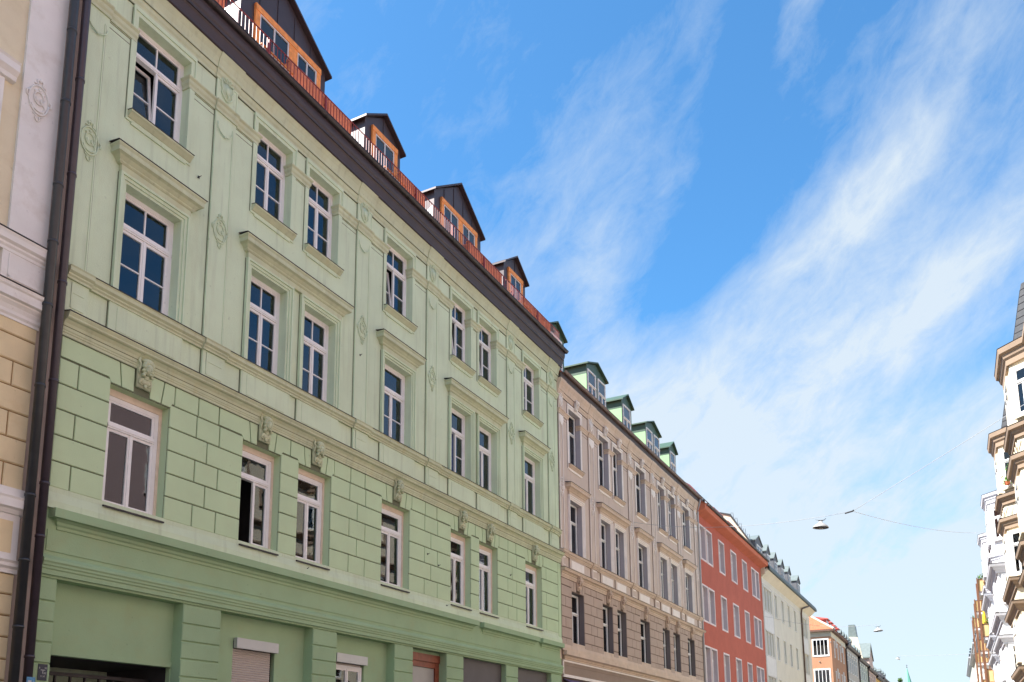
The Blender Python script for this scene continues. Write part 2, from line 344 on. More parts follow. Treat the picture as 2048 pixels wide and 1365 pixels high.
# window templates -------------------------------------------------
WT = {}
def window(H, u, o, z, w, h, top=.3, tp=2, rows=2, fm=None, sill=None, variant='', curtain='', parent=None, rot=None, th=1., glass=None, lining=None, cas=2, name='window', barm=None):
    """a casement window centred at u, its outer face at o, foot at z; children are panes, curtains, sill."""
    fm = fm or FRAME; glass = glass or GLASS
    key = (round(w, 2), round(h, 2), top, tp, rows, fm.name, variant, th, lining.name if lining else '', cas)
    fr = .085 * th; st = .055 * th; zt = h * (1 - top) if top else h - fr
    if key not in WT:
        m = MB(); D = .1
        inn = 0.
        if lining:
            m.box(-w / 2, -w / 2 + .07, -D, .02, 0, h, 1); m.box(w / 2 - .07, w / 2, -D, .02, 0, h, 1); m.box(-w / 2 + .07, w / 2 - .07, -D, .02, h - .14, h, 1); inn = .07
        W2 = w / 2 - inn; hh = h - (.14 if lining else 0)
        m.box(-W2, -W2 + fr, -D, 0, 0, hh); m.box(W2 - fr, W2, -D, 0, 0, hh); m.box(-W2 + fr, W2 - fr, -D, 0, hh - fr, hh); m.box(-W2 + fr, W2 - fr, -D, .012, 0, fr)
        panes = []
        x0, x1 = -W2 + fr, W2 - fr
        if top:
            m.box(x0, x1, -D, .022, zt - .05 * th, zt + .05 * th); m.box(x0, x1, -D, .035, zt - .02 * th, zt + .01 * th)
            z0, z1 = zt + .05 * th, hh - fr
            m.box(x0, x1, -.07, -.012, z0, z0 + st * .7); m.box(x0, x1, -.07, -.012, z1 - st * .7, z1); m.box(x0, x0 + st, -.07, -.012, z0 + st * .7, z1 - st * .7); m.box(x1 - st, x1, -.07, -.012, z0 + st * .7, z1 - st * .7)
            a, b = x0 + st, x1 - st; c, e = z0 + st * .7, z1 - st * .7
            for k in range(tp): panes.append((a + (b - a) * k / tp, a + (b - a) * (k + 1) / tp, c, e))
            for k in range(1, tp): xx = a + (b - a) * k / tp; m.box(xx - .016, xx + .016, -.06, -.02, c, e)
        zb = zt - .05 * th if top else hh - fr
        sashes = []
        for k in range(cas):
            a, b = x0 + (x1 - x0) * k / cas, x0 + (x1 - x0) * (k + 1) / cas
            if variant in ('tilt', 'open') and k == 0: sashes.append((a, b)); continue
            if k: m.box(a - .022, a + .022, -.05, .008, fr, zb)
            a2, b2 = a + st, b - st
            m.box(a, a2, -.075, -.008, fr, zb); m.box(b2, b, -.075, -.008, fr, zb); m.box(a2, b2, -.075, -.008, fr, fr + st); m.box(a2, b2, -.075, -.008, zb - st, zb)
            for r in range(rows): panes.append((a2, b2, fr + st + (zb - fr - 2 * st) * r / rows, fr + st + (zb - fr - 2 * st) * (r + 1) / rows))
            for r in range(1, rows): zz = fr + st + (zb - fr - 2 * st) * r / rows; m.box(a2, b2, -.06, -.02, zz - .014, zz + .014)
        fme = local(m, 'window_frame', [fm, lining or fm])
        pm = []
        for a, b, c, e in panes:
            p = MB(); p.box(-(b - a) / 2, (b - a) / 2, -.003, .003, -(e - c) / 2, (e - c) / 2); pm.append((local(p, 'pane', glass), (a + b) / 2, (c + e) / 2))
        sm = []
        for a, b in sashes:
            m = MB(); ww, hh2 = b - a, zb - fr
            m.box(0, st, -.065, 0, 0, hh2); m.box(ww - st, ww, -.065, 0, 0, hh2); m.box(st, ww - st, -.065, 0, 0, st); m.box(st, ww - st, -.065, 0, hh2 - st, hh2)
            for r in range(1, rows): zz = st + (hh2 - 2 * st) * r / rows; m.box(st, ww - st, -.055, -.01, zz - .014, zz + .014)
            m.box(st, ww - st, -.036, -.030, st, hh2 - st, 1)
            sm.append((local(m, 'opened_sash', [fm, glass]), a, fr))
        WT[key] = (fme, pm, sm)
    fme, pm, sm = WT[key]
    wo_ = H.put(name, fme, u, o, z, parent, rot)
    for me, x, zz in pm:
        q = link('pane', me, wo_, (x, .042, zz), (radians(random.uniform(-.35, .35)), 0, radians(random.uniform(-.35, .35))))
    for me, x, zz in sm:
        link('opened_sash', me, wo_, (x, .015 if variant == 'tilt' else .05, zz), (radians(-7), 0, 0) if variant == 'tilt' else (0, 0, radians(68)))
    if curtain:
        for cx, cw, cm in curtain:
            k = ('c', round(cw, 2), round(h, 2), cm.name)
            if k not in WT:
                c = MB(); n = 10; i = 0
                for j in range(n + 1): c.v += [(-cw / 2 + cw * j / n, .02 * (-1) ** j, .0), (-cw / 2 + cw * j / n, .02 * (-1) ** j, h * .97)]
                c.v += [(x, y - .01, zz2) for x, y, zz2 in c.v]
                for base in (0, 2 * n + 2):
                    for j in range(n): c.f.append((base + 2 * j, base + 2 * j + 2, base + 2 * j + 3, base + 2 * j + 1)); c.m.append(0)
                WT[k] = local(c, 'curtain', cm)
            link('curtain', WT[k], wo_, (cx * w, .115, .03))
    if sill:
        k = ('s', round(w, 2), sill.name)
        if k not in WT:
            c = MB(); c.prof(-w / 2 + .005, w / 2 - .005, [(.0, .0), (.30, -.05), (.30, -.085), (0, -.035)]); WT[k] = local(c, 'window_sill', sill)
        link('window_sill', WT[k], wo_)
    return wo_

# carved pieces ----------------------------------------------------
def carved_head():
    m = MB()
    m.box(-.19, .19, -.02, .07, -.42, .46)                                   # backing block
    m.box(-.21, .21, .0, .14, .36, .46); m.tube([(-.2, .1, .40), (.2, .1, .40)], .07, 10)
    def face(p):
        x, y, z = p
        if y > 0: y *= 1.12
        w = 1 - .28 * max(0, -z) ** 1.5
        return (x * w, y, z)
    m.ball((0, .17, .02), (.105, .12, .15), 16, 12, fn=face)
    m.ball((0, .29, .0), (.02, .035, .05), 8, 6); m.ball((0, .285, -.062), (.035, .018, .012), 8, 5); m.ball((0, .27, -.115), (.035, .025, .028), 8, 5)
    for s_ in (-1, 1):
        m.ball((s_ * .042, .268, .03), (.022, .012, .012), 8, 5); m.tube([(s_ * .015, .285, .055), (s_ * .045, .287, .063), (s_ * .075, .265, .05)], .011, 6)
        m.ball((s_ * .06, .24, -.03), (.035, .03, .04), 8, 6)
        for k in range(6):
            m.ball((s_ * (.085 + .03 * (k % 2)), .17, .14 - k * .055), (.045, .06, .04), 8, 6)
        m.tube([(s_ * .16, .08, .30), (s_ * .2, .1, .2), (s_ * .15, .12, .12), (s_ * .19, .1, .0), (s_ * .17, .09, -.1)], [.03, .035, .025, .03, .015], 7)
        m.tube([(s_ * .05, .1, -.2), (s_ * .13, .11, -.24), (s_ * .16, .09, -.32), (s_ * .08, .1, -.36)], [.03, .04, .03, .02], 7)
    for k in range(7):
        a = -pi * .1 + pi * 1.2 * k / 6; m.ball((cos(a) * .11, .19, .10 + sin(a) * .09), (.05, .07, .05), 8, 6)
    m.ball((0, .15, .22), (.15, .1, .07), 10, 6); m.tube([(0, .12, -.12), (0, .1, -.22)], [.06, .08], 10)
    m.ball((0, .09, -.26), (.15, .07, .09), 10, 6); m.ball((0, .1, -.37), (.05, .05, .05), 8, 6)
    return m
def medallion():
    m = MB(); r = .018
    def ell(a, b, cz, n=20, t0=0, t1=2 * pi): return [(a * cos(t0 + (t1 - t0) * k / n), .012, cz + b * sin(t0 + (t1 - t0) * k / n)) for k in range(n + 1)]
    m.tube(ell(.20, .30, 0), r, 6); m.tube(ell(.10, .13, .04, 16), r * .8, 6); m.tube(ell(.13, .10, -.13, 14, pi, 2.3 * pi), r * .8, 6)
    for s_ in (-1, 1):
        m.tube([(s_ * .2, .01, .12), (s_ * .25, .012, .06), (s_ * .24, .012, -.02), (s_ * .19, .012, -.03)], [.012, .02, .018, .01], 6)
        m.tube([(0, .01, .44), (s_ * .06, .012, .40), (s_ * .04, .012, .33), (s_ * .12, .012, .31)], [.01, .022, .016, .012], 6)
        m.tube([(0, .01, -.46), (s_ * .05, .012, -.40), (s_ * .03, .012, -.35), (s_ * .1, .012, -.31)], [.008, .02, .016, .012], 6)
        m.ball((s_ * .05, .012, .0), (.03, .02, .05), 7, 5); m.ball((s_ * .08, .012, .16), (.03, .02, .03), 7, 5); m.ball((s_ * .1, .012, -.2), (.03, .02, .035), 7, 5)
    m.ball((0, .012, .42), (.03, .025, .05), 7, 5); m.ball((0, .012, .22), (.035, .02, .03), 7, 5)
    return m
def shield():
    m = MB()
    pts = [(-.17, .26), (-.19, .05), (-.14, -.02), (-.17, -.12), (-.10, -.22), (0, -.28), (.10, -.22), (.17, -.12), (.14, -.02), (.19, .05), (.17, .26), (.05, .2), (0, .24), (-.05, .2)]
    m.poly(pts, 0, .02); m.tube([(u, .02, z) for u, z in pts + pts[:1]], .018, 6)
    for s_ in (-1, 1):
        m.tube([(0, .03, .27), (s_ * .05, .045, .32), (s_ * .11, .04, .30), (s_ * .07, .04, .25), (0, .03, .27)], .018, 6)
        m.tube([(s_ * .02, .03, .24), (s_ * .1, .04, .18), (s_ * .16, .04, .2)], .015, 6)
    m.ball((0, .04, .28), .03, 8, 6); m.ball((0, .03, .0), (.07, .03, .1), 10, 6); m.tube([(0, .03, -.2), (.03, .04, -.14), (-.03, .04, -.1)], .014, 6)
    return m
def swag():
    m = MB(); m.tube([(-.24, .012, .15), (-.23, .014, .02), (-.16, .016, -.08), (-.05, .018, -.13), (.05, .018, -.13), (.14, .016, -.08), (.2, .014, .0), (.21, .012, .08)], [.008, .012, .014, .016, .016, .014, .012, .008], 6)
    m.ball((0, .02, -.15), (.03, .02, .03), 8, 5); return m
HEAD = carved_head(); MED = medallion(); SHI = shield(); SWG = swag()
TPL = {}
def tpl(nm, mb, mt):
    k = (nm, mt.name)
    if k not in TPL: TPL[k] = local(mb, nm, mt, smooth=True)
    return TPL[k]
BLK = {}
def block(H, name, u0, u1, z0, z1, o0, o1, mt, g=.014, c=.01):
    k = (round(u1 - u0, 2), round(z1 - z0, 2), round(o1 - o0, 3), mt.name, c)
    if k not in BLK:
        b = MB(); w, h = (u1 - u0) / 2 - g, (z1 - z0) / 2 - g; b.frust(-w, w, 0, o1 - o0, -h, h, c); BLK[k] = local(b, name, mt)
    return H.put(name, BLK[k], (u0 + u1) / 2, o0, (z0 + z1) / 2)

SCR = None
def altbau(H, L, u0, u1, wins, pils, heads_mat, M, trim, pier=None, shift=0., hoods=None):
    """the shared face of the two decorated houses. wins: groups of (a,b) openings; L: level dict; M: materials."""
    flat = [w for g in wins for w in g]
    ops = [(a, b, L[r][0], L[r][1]) for a, b in flat for r in ('w1', 'w2', 'w3')]
    zlow = L['fas'] + .1
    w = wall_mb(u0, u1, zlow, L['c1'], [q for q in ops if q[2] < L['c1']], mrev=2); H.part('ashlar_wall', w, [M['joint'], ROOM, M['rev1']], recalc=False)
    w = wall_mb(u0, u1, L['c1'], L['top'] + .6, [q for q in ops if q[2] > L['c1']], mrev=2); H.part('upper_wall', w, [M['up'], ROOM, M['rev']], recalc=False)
    # ashlar blocks
    z1, z2 = L['w1'][0], L['lint']; n = L['rows']; zs = [L['ash0'] + (z2 - L['ash0']) * k / n for k in range(n + 1)]
    gaps = []; e = u0 + .02
    for g in wins:
        for a, b in g: gaps.append((e, a)); e = b
    gaps.append((e, u1 - .28))
    for gi, (a, b) in enumerate(gaps):
        W_ = b - a
        for k in range(n):
            if W_ < .95: cuts = [a, b]
            elif W_ < 1.7: cuts = [a, a + .42 + (0 if k % 2 else .0), b] if k % 2 == 0 else [a, b]
            else: cuts = [a, a + W_ * .35, a + W_ * .66, b] if k % 2 == 0 else [a, a + W_ * .5, b]
            for c0, c1 in zip(cuts, cuts[1:]): block(H, 'ashlar_block', c0, c1, zs[k], zs[k + 1], 0, .03, M['mid'])
    # lintel course with slanting joints and a carved keystone
    lz0, lz1 = zs[-1], L['c1b']; g_ = .017; lzb = L['w1'][1] + .025
    xs = [u0 + .02]
    def pblock(pts):
        b = MB(); b.poly(pts, 0, .03); H.part('lintel_block', b, M['mid'])
    prev = u0 + .02
    for a, b in flat:
        c = (a + b) / 2; w_ = b - a
        W2_ = a - prev
        if a - prev > 1.3:
            W_ = a - prev
            for c0, c1 in ((prev + .0, prev + W_ * .36), (prev + W_ * .36, prev + W_ * .64)): block(H, 'ashlar_block', c0 + (0.12 if c0 == prev and prev > u0 + .1 else 0), c1, lz0, lz1, 0, .03, M['mid'])
            s0 = prev + W_ * .64
        else: s0 = prev + W2_ / 2 if prev > u0 + .1 else prev
        pblock([(s0 + g_, lz0 + .03), (a - .06, lz0 + .03), (a + .0, lzb), (a + .24 - g_, lzb), (a + .17 - g_, lz1 - .02), (s0 + g_, lz1 - .02)])
        pblock([(a + .24 + g_, lzb), (c - .21, lzb), (c - .21, lz1 - .02), (a + .17 + g_, lz1 - .02)])
        pblock([(c + .21, lzb), (b - .24 - g_, lzb), (b - .17 - g_, lz1 - .02), (c + .21, lz1 - .02)])
        nx = min([q[0] for q in flat if q[0] > b + .01] + [u1])
        e1 = b + .07 if nx - b > 1.3 else b + (nx - b) / 2 - .05
        pblock([(b - .24 + g_, lzb), (b, lzb), (b + .06, lz0 + .03), (e1 - g_ + .05, lz0 + .03), (e1 - g_ + .05, lz1 - .02), (b - .17 + g_, lz1 - .02)])
        prev = b
        H.put('carved_head', tpl('carved_head', HEAD, heads_mat), c, .03, (lz0 + L['c1']) / 2 - .01).scale = (.92, .85, .9)
    if u1 - .28 - prev > .8: block(H, 'ashlar_block', prev + .14, u1 - .28, lz0, lz1, 0, .03, M['mid'])
    b = MB(); b.box(u1 - .28, u1, 0, .032, zlow, lz1); b.box(u0, u1, .0, .012, zlow, L['ash0']); H.part('corner_strip', b, M['mid'])
    # middle cornice
    c1 = L['c1']; cb = L['c1b']
    b = MB(); b.prof(u0, u1 - .0, [(0, cb - .02), (.045, cb - .02), (.045, cb + .03), (.06, cb + .045), (.06, cb + .075), (.075, cb + .09), (.075, cb + .15), (.10, cb + .22), (.15, cb + .28), (.19, cb + .29), (.19, c1 - .12), (.215, c1 - .10), (.215, c1 - .07), (.25, c1 - .02), (.25, c1 + .0), (0, c1 + .045)])
    H.part('middle_cornice', b, M['cor'])
    b = MB(); b.prof(u0 - .01, u1 + .01, [(0, c1 + .05), (.265, c1 + .003), (.265, c1 + .018), (0, c1 + .07)]); H.part('cornice_flashing', b, DIRTW)
    # parapet zone with panels and pedestals
    s0, s1 = c1 + .06, L['sill'] - .22
    for g in wins:
        for a, b_ in g:
            m = MB(); m.box(a - .2, b_ + .2, 0, .05, s0, s1); H.part('apron_panel', m, M['up']); m = MB(); m.box(a - .216, a - .201, 0, .02, s0, s1); H.part('shade_dirt_line', m, M['joint'])  # thin dark strip at the left edge paints side shade along with dirt
            m = MB(); m.frust(a - .02, b_ + .02, .05, .062, s0 + .1, s1 - .08, .01); H.part('inset_panel', m, trim)
    for a, b_ in pils:
        m = MB(); m.box(a, b_, 0, .07, s0, s1); H.part('pedestal', m, M['up']); m = MB(); m.box(a - .016, a - .001, 0, .02, s0, s1); H.part('shade_dirt_line', m, M['joint'])
        m = MB(); m.box(a + .1, b_ - .1, .07, .08, s0 + .42, s1 - .05); m.box(a + .1, a + .13, .07, .085, s0 + .12, s1 - .05); m.box(a + .1, b_ - .1, .07, .085, s0 + .1, s0 + .13); H.part('inset_panel', m, trim)
    z = L['sill']
    path_p = [(0, z - .24), (.07, z - .24), (.07, z - .2), (.1, z - .17), (.1, z - .14), (.15, z - .1), (.15, z - .03), (.17, z), (0, z + .01)]
    b = MB(); b.prof(u0, u1 - .06, path_p); 
    for a, c in pils: b.prof(a - .03, c + .03, [(o_ + (.05 if o_ else 0), zz + (.001 if zz > z - .2 else -.001)) for o_, zz in path_p])
    H.part('sill_cornice', b, M['cor'])
    b = MB(); b.prof(u0 - .005, u1 - .05, [(0, z + .012), (.185, z + .003), (.185, z + .015), (0, z + .03)]); H.part('sill_flashing', b, DIRTW)
    # second floor surrounds and hoods
    for gi, g in enumerate(wins):
        ga, gb = g[0][0], g[-1][1]
        for a, b_ in g:
            m = MB(); zt = L['w2'][1]; zb = z + .03
            for w0, w1, oo in ((0, .06, .03), (.06, .13, .06), (.13, .185, .095)):
                m.box(a - w1, a - w0, 0, oo, zb, zt + w0); m.box(b_ + w0, b_ + w1, 0, oo, zb, zt + w0); m.box(a - w1, b_ + w1, 0, oo, zt + w0, zt + w1)
            H.part('window_surround', m, trim if trim is P_TRIM else M['up'])
            if trim is not P_TRIM: m = MB(); m.box(a - .2, a - .186, 0, .014, zb, zt + .17); H.part('shade_dirt_line', m, M['joint'])
        hz = L['hood']; m = MB()
        a, b_ = ga - .34, gb + .34
        m.box(ga - .19, gb + .19, 0, .09, L['w2'][1] + .19, hz - .32)
        pr = [(0, hz - .33), (.10, hz - .33), (.13, hz - .30), (.13, hz - .27), (.20, hz - .2), (.27, hz - .17), (.27, hz - .07), (.30, hz - .03), (.30, hz), (0, hz + .04)]
        m.sweep([(a + .2, -.02), (a + .2, .001), (b_ - .2, .001), (b_ - .2, -.02)], [(o_, zz) for o_, zz in pr])
        H.part('window_hood', m, M['cor'])
        m = MB(); m.prof(a - .12, b_ + .12, [(0, hz + .045), (.315, hz + .004), (.315, hz + .018), (0, hz + .06)]); H.part('hood_flashing', m, DIRTW)
    # top floor
    it, ib = L['imp']
    segs = []; e = u0
    for a, b_ in flat: segs.append((e, a)); e = b_
    segs.append((e, u1 - .06))
    for a, b_ in segs:
        if b_ - a < .2: continue
        m = MB(); pr = [(0, ib), (.03, ib), (.03, ib + .07), (.06, ib + .12), (.06, it - .07), (.10, it - .03), (.10, it), (0, it + .02)]
        m.sweep([(a + .001, -.20), (a + .001, 0.0), (b_ - .001, 0.0), (b_ - .001, -.20)], pr) if a > u0 else m.prof(a, b_ - .001, pr)
        for c, e_ in pils:
            if c >= a and e_ <= b_: m.prof(c - .02, e_ + .02, [(o_ + (.04 if o_ else 0), zz) for o_, zz in pr])
        H.part('impost_band', m, M['cor'])
        m = MB(); m.box(a + .02, b_ - .02, 0, .007, ib - .034, ib - .02); m.box(a + .15, b_ - .15, 0, .006, ib - .16, ib - .148) if b_ - a > 1 else None; H.part('shade_dirt_line', m, M['joint'])  # dark strips under the band paint its shade and dirt
    for a, b_ in flat:
        zb, zt = L['w3']; m = MB()
        for w0, w1, oo in ((0, .1, .035), (.1, .14, .06)):
            m.box(a - w1, a - w0, 0, oo, it + .03, zt + w0 + .0); m.box(b_ + w0, b_ + w1, 0, oo, it + .03, zt + w0); m.box(a - w1, b_ + w1, 0, oo, zt + w0, zt + w1 + (.06 if w1 > .12 else 0))
        m.box(a - .14, a, 0, .03, zb - .22, ib - .01); m.box(b_, b_ + .14, 0, .03, zb - .22, ib - .01); m.box(a, b_, 0, .035, zb - .27, zb - .12)
        H.part('window_surround', m, trim if trim is P_TRIM else M['up'])
        m = MB(); m.box(a - .153, a - .141, 0, .012, zb - .2, ib - .02); m.box(a - .153, a - .141, 0, .012, it + .03, zt + .12); H.part('shade_dirt_line', m, M['joint'])
        m = MB(); m.prof(a - .1, b_ + .12, [(0, zb - .17), (.05, zb - .16), (.12, zb - .09), (.16, zb - .06), (.16, zb - .02), (0, zb + .0)]); m.prof(a - .11, b_ + .13, [(.0, zb + .004), (.175, zb - .018), (.175, zb - .008), (0, zb + .014)], 1); H.part('window_sill', m, [M['cor'], DIRTW])
    # pilasters
    for a, b_ in pils:
        m = MB(); m.box(a, b_, 0, .035, L['sill'] + .03, ib); e_ = .10
        zA, zB = L['sill'] + .1, ib - .55
        m.box(a, a + .03, .035, .055, zA, ib - .03); m.box(b_ - .11, b_ - .08, .035, .05, zA, zB + .35)
        m.box(a, b_, 0, .045, it + .02, L['top'] - .55); H.part('pilaster', m, M['up'])
        m2 = MB(); m2.box(a - .016, a - .001, 0, .012, L['sill'] + .03, ib); m2.box(a - .016, a - .001, 0, .012, it + .02, L['top'] - .55); m2.box(b_ - .08, b_ - .068, .035, .04, zA, zB + .35); m2.box(a + .031, a + .04, .035, .04, zA, ib - .1); H.part('shade_dirt_line', m2, M['joint'])
        c = (a + b_) / 2
        if trim is P_TRIM:
            m = MB(); m.box(a - .0, a + .045, .056, .066, zA, ib - .05); m.box(b_ - .12, b_ - .07, .051, .061, zA, zB + .35); m.box(a, b_, .036, .05, zA - .05, zA - .01); H.part('pilaster_edging', m, trim)
            m = MB(); m.poly([(a + .06, ib - .03), (b_ - .02, ib - .03), (b_ - .02, ib - .3), (c + .12, ib - .42), (c + .02, ib - .52), (c - .08, ib - .42), (a + .06, ib - .33)], .05, .07); H.part('pilaster_drape', m, trim)
        else: H.put('swag', tpl('swag', SWG, M['up']), c - .03, .055, ib - .42)
        H.put('medallion', tpl('medallion', MED, trim if trim is P_TRIM else M['up']), c, .037, (L['w2'][1] + L['w3'][0]) / 2 - .5 * 0 - .48)
        H.put('shield', tpl('shield', SHI, trim if trim is P_TRIM else M['up']), c - .03, .047, it + .42)
        m = MB(); zz = L['top'] - .62
        m.box(a + .05, b_ - .02, .045, .06, zz, zz + .03); m.box(b_ - .05, b_ - .02, .045, .06, it + .06, zz); H.part('shield_frame', m, trim if trim is P_TRIM else M['up'])
    # crowning cornice with breaks over the pilasters
    t = L['top']; pr = [(0, t - .62), (.03, t - .62), (.03, t - .55), (.06, t - .5), (.06, t - .41), (.09, t - .385), (.09, t - .3), (.13, t - .16), (.2, t - .02), (.2, t + .1), (0, t + .1)]
    b = MB(); b.prof(u0, u1, pr)
    for a, c in pils: b.prof(a - .05, c + .05, [(o_ + (.025 if o_ else 0), zz + .002) for o_, zz in pr])
    H.part('crown_cornice', b, M['cor'])
    b = MB(); b.box(u0, u1, .0, .034, t - .642, t - .628); b.box(u0, u1, .06, .0915, t - .40, t - .388); b.box(u0, u1, .0, .048, cb - .045, cb - .03); b.box(u0, u1, .06, .082, cb + .152, cb + .164); H.part('shade_dirt_line', b, M['joint'])  # dark lines under the cornice steps paint shade and dirt to deepen relief

def gutter(H, u0, u1, o, z, r=.09, mt=GUTTER, rings=1.35, brackets=True):
    g = MB(); n = 9; pts = [(o + r * sin(-pi / 2 + pi * k / n), z - r * cos(-pi / 2 + pi * k / n)) for k in range(n + 1)]
    pts += [(o + (r - .012) * sin(-pi / 2 + pi * k / n), z - (r - .012) * cos(-pi / 2 + pi * k / n)) for k in range(n, -1, -1)]
    g.prof(u0, u1, pts); g.tube([(u0, o + r, z), (u1, o + r, z)], .014, 6)
    k = u0 + .4
    while k < u1:
        q = [(a * 1.0 + (.008 * sin(-pi / 2 + pi * j / n)), b - .008 * cos(-pi / 2 + pi * j / n)) for j, (a, b) in enumerate(pts[:n + 1])]
        g.prof(k, k + .035, q + pts[n::-1]); k += rings
    return H.part('gutter', g, mt, smooth=False)
def downpipe(H, path, r, mt, joints=(), name='downpipe'):
    g = MB(); g.tube(path, r, 14)
    for z in joints: g.tube([(path[-1][0], path[-1][1], z), (path[-1][0], path[-1][1], z + .05)], r + .012, 14)
    return H.part(name, g, mt, smooth=True)


XF = -14.93
# ============================================================ ground
g = MB(); g.box(-900, 900, -300, 1500, -.5, -.06); tag(link('ground', g.mesh('ground', GRND)), kind='structure')
g = MB(); g.box(-11.6, .9, -60, 420, -.055, 0); tag(link('road', g.mesh('road', ASPH)), kind='structure')
for a, b in ((-14.98, -11.6), (.9, 4.4)):
    g = MB(); g.box(a, b, -60, 420, -.055, .12); tag(link('pavement', g.mesh('pavement', PAVE)), kind='structure')

# ============================================================ green house
GW = [[(11.12, 12.60)], [(14.80, 16.10), (16.78, 18.08)], [(20.43, 21.87)], [(24.33, 25.65), (26.26, 27.60)], [(29.91, 31.35)]]
GP = [(9.95, 10.43), (13.38, 14.05), (18.93, 19.62), (22.72, 23.42), (28.43, 29.12), (32.16, 32.88)]
GL = dict(fas=6.24, ash0=6.66, w1=(6.64, 9.15), lint=9.24, c1b=9.72, c1=10.13, sill=11.10, w2=(11.1, 13.65), hood=14.30, w3=(15.34, 17.72), imp=(17.33, 17.06), top=18.55, rows=5)
GM = dict(up=G_UP, mid=G_MID, cor=G_COR, joint=JOINT, rev=G_UP, rev1=G_MID)
H = House('green_apartment_house', 'pale green four-storey house with carved heads over the first-floor windows and brown eaves', XF, 9.95)
altbau(H, GL, 9.95, 33.22, GW, GP, G_COR, GM, G_UP)
# windows
cur = lambda *a: list(a)
def cset(k, both=True): return [(-.30, .22, CURT), (.36, .2, CURT)] if both else [(k, .22, CURT)]
flat = [w for g_ in GW for w in g_]
v3 = {0: 'tilt', 3: 'tilt', 4: 'tilt', 5: 'tilt'}; v2 = {4: 'open'}; v1 = {1: 'open'}
for i, (a, b) in enumerate(flat):
    u = (a + b) / 2; w = b - a
    window(H, u, -.22, GL['w3'][0], w, 2.38, .30, 2, 2, variant=v3.get(i, ''), th=1.05)
    window(H, u, -.22, GL['w2'][0], w, 2.55, .32, 2 if i < 3 else 1, 2 if i < 5 else 1, variant=v2.get(i, ''), curtain=[(-.12, .16, CURT), (.34, .22, CURT)] if i not in (0, 4) else [(.36, .2, CURT)] if i == 0 else [(.0, .5, CURT_B)], th=1.15)
    window(H, u, -.22, GL['w1'][0], w, 2.51, .31, 1, 1, FRAME, sill=DIRTW, variant=v1.get(i, ''), lining=PEACH, curtain=[[(.30, .3, CURT), (-.36, .2, CURT)], [(.34, .2, CURT)], [(-.3, .35, CURT), (.36, .2, CURT)], [(.25, .4, CURT), (-.4, .12, CURT)], [(0, .95, CURT)], [(.1, .7, CURT)], [(.2, .5, CURT)]][i], th=1.1)
# first-floor cornice, frieze and ground floor
def ground_cornice(H, u0, u1, f, M, cuts, frz, dark=0):
    m = MB(); m.prof(u0, u1, [(-.0, f + .06), (.06, f + .02), (.06, f + .16), (.0, f + .42)]); m.box(u0, u1, 0, .02, f + .3, f + .44); H.part('ledge', m, M[0])
    e = u0 + .08
    for a, b in cuts + [(u1 - .1, u1)]:
        pr = [(0, f - .36), (.02, f - .36), (.02, f - .30), (.05, f - .27), (.06, f - .22), (.12, f - .18), (.2, f - .17), (.2, f), (0, f + .03)]
        m = MB(); m.sweep([(e + .2, -.02), (e + .2, 0), (a - .2, 0), (a - .2, -.02)] if 1 else 0, [(max(0, o_), z_) for o_, z_ in pr]); H.part('string_course', m, M[1]); e = b
    m = MB(); m.box(u0, u1, -.3, .0, frz[0], f + .06); m.box(u0 + .08, u1 - .22, 0, .018, frz[0] + .5, frz[1]); H.part('frieze', m, M[2])
m_ = (G_UP, G_LOW, G_LOW)
ground_cornice(H, 9.95, 33.22, 6.24, m_, [(25.96, 26.30), (30.80, 31.06)], (4.95, 5.85))
m = MB(); m.prof(9.95, 33.2, [(0, 5.0), (.05, 5.0), (.05, 5.09), (.07, 5.11), (.07, 5.15), (.09, 5.17), (.09, 5.21), (.11, 5.24), (.10, 5.29), (.03, 5.36), (0, 5.36)]); H.part('lower_moulding', m, G_LOW)
PIER = [(9.95, 10.32), (13.32, 14.40), (17.58, 18.55), (21.23, 22.20), (24.15, 25.22), (28.28, 29.24), (32.2, 33.22)]
for a, b in PIER:
    m = MB(); m.box(a, b, -.34, -.035, 0, 4.95); H.part('pier', m, G_LOW)
    z = 4.95; k = 0
    while z > .5:
        block(H, 'pier_block', a - .015, b + .015, z - (.44 if k == 0 else .385), z, -.035, 0.0, G_LOW, g=.014, c=.016); z -= .44 if k == 0 else .385; k += 1
gops = [(10.33, 13.3, .0, 3.56), (15.1, 16.5, 1.6, 4.38), (18.78, 20.15, 1.6, 4.41), (22.2, 24.15, 0.1, 4.86), (25.22, 28.28, .3, 4.40), (29.24, 32.2, .3, 4.4)]
w = wall_mb(10.32, 32.2, 0, 4.95, gops, o=-.3, d=.12, m=0, room=1, deep=2.2); H.part('ground_floor_wall', w, [G_LOW, ROOM], recalc=False)
m = MB(); m.box(10.33, 13.3, -.29, -.25, 3.56, 3.67); H.part('lintel_strip', m, G_LOW)
m = MB()
for k in range(9): m.box(10.4 + k * .33, 10.43 + k * .33, -.96, -.9, 0, 3.3)
for z_ in (3.25, 2.95, 2.5, .3): m.box(10.35, 13.28, -.97, -.89, z_, z_ + .07)
H.part('gate', m, DIRTW)
def shutter_box(u0, u1, zt, down):
    m = MB(); m.box(u0, u1, -.28, -.17, zt - .24, zt); bx = H.part('shutter_box', m, ALU)
    k = zt - .24; n = 0
    while k > zt - down: 
        s_ = MB(); s_.prof(u0 + .03, u1 - .12, [(-.36, k - .052), (-.34, k - .054), (-.328, k - .026), (-.34, k - .003), (-.36, k - .001)]); H.part('shutter_slat', s_, SHUT, parent=bx); k -= .055; n += 1
shutter_box(15.1, 16.5, 4.42, 2.7); shutter_box(18.78, 20.15, 4.44, .28)
window(H, 19.46, -.36, 1.6, 1.33, 2.55, 0, 1, 1, FRAME)
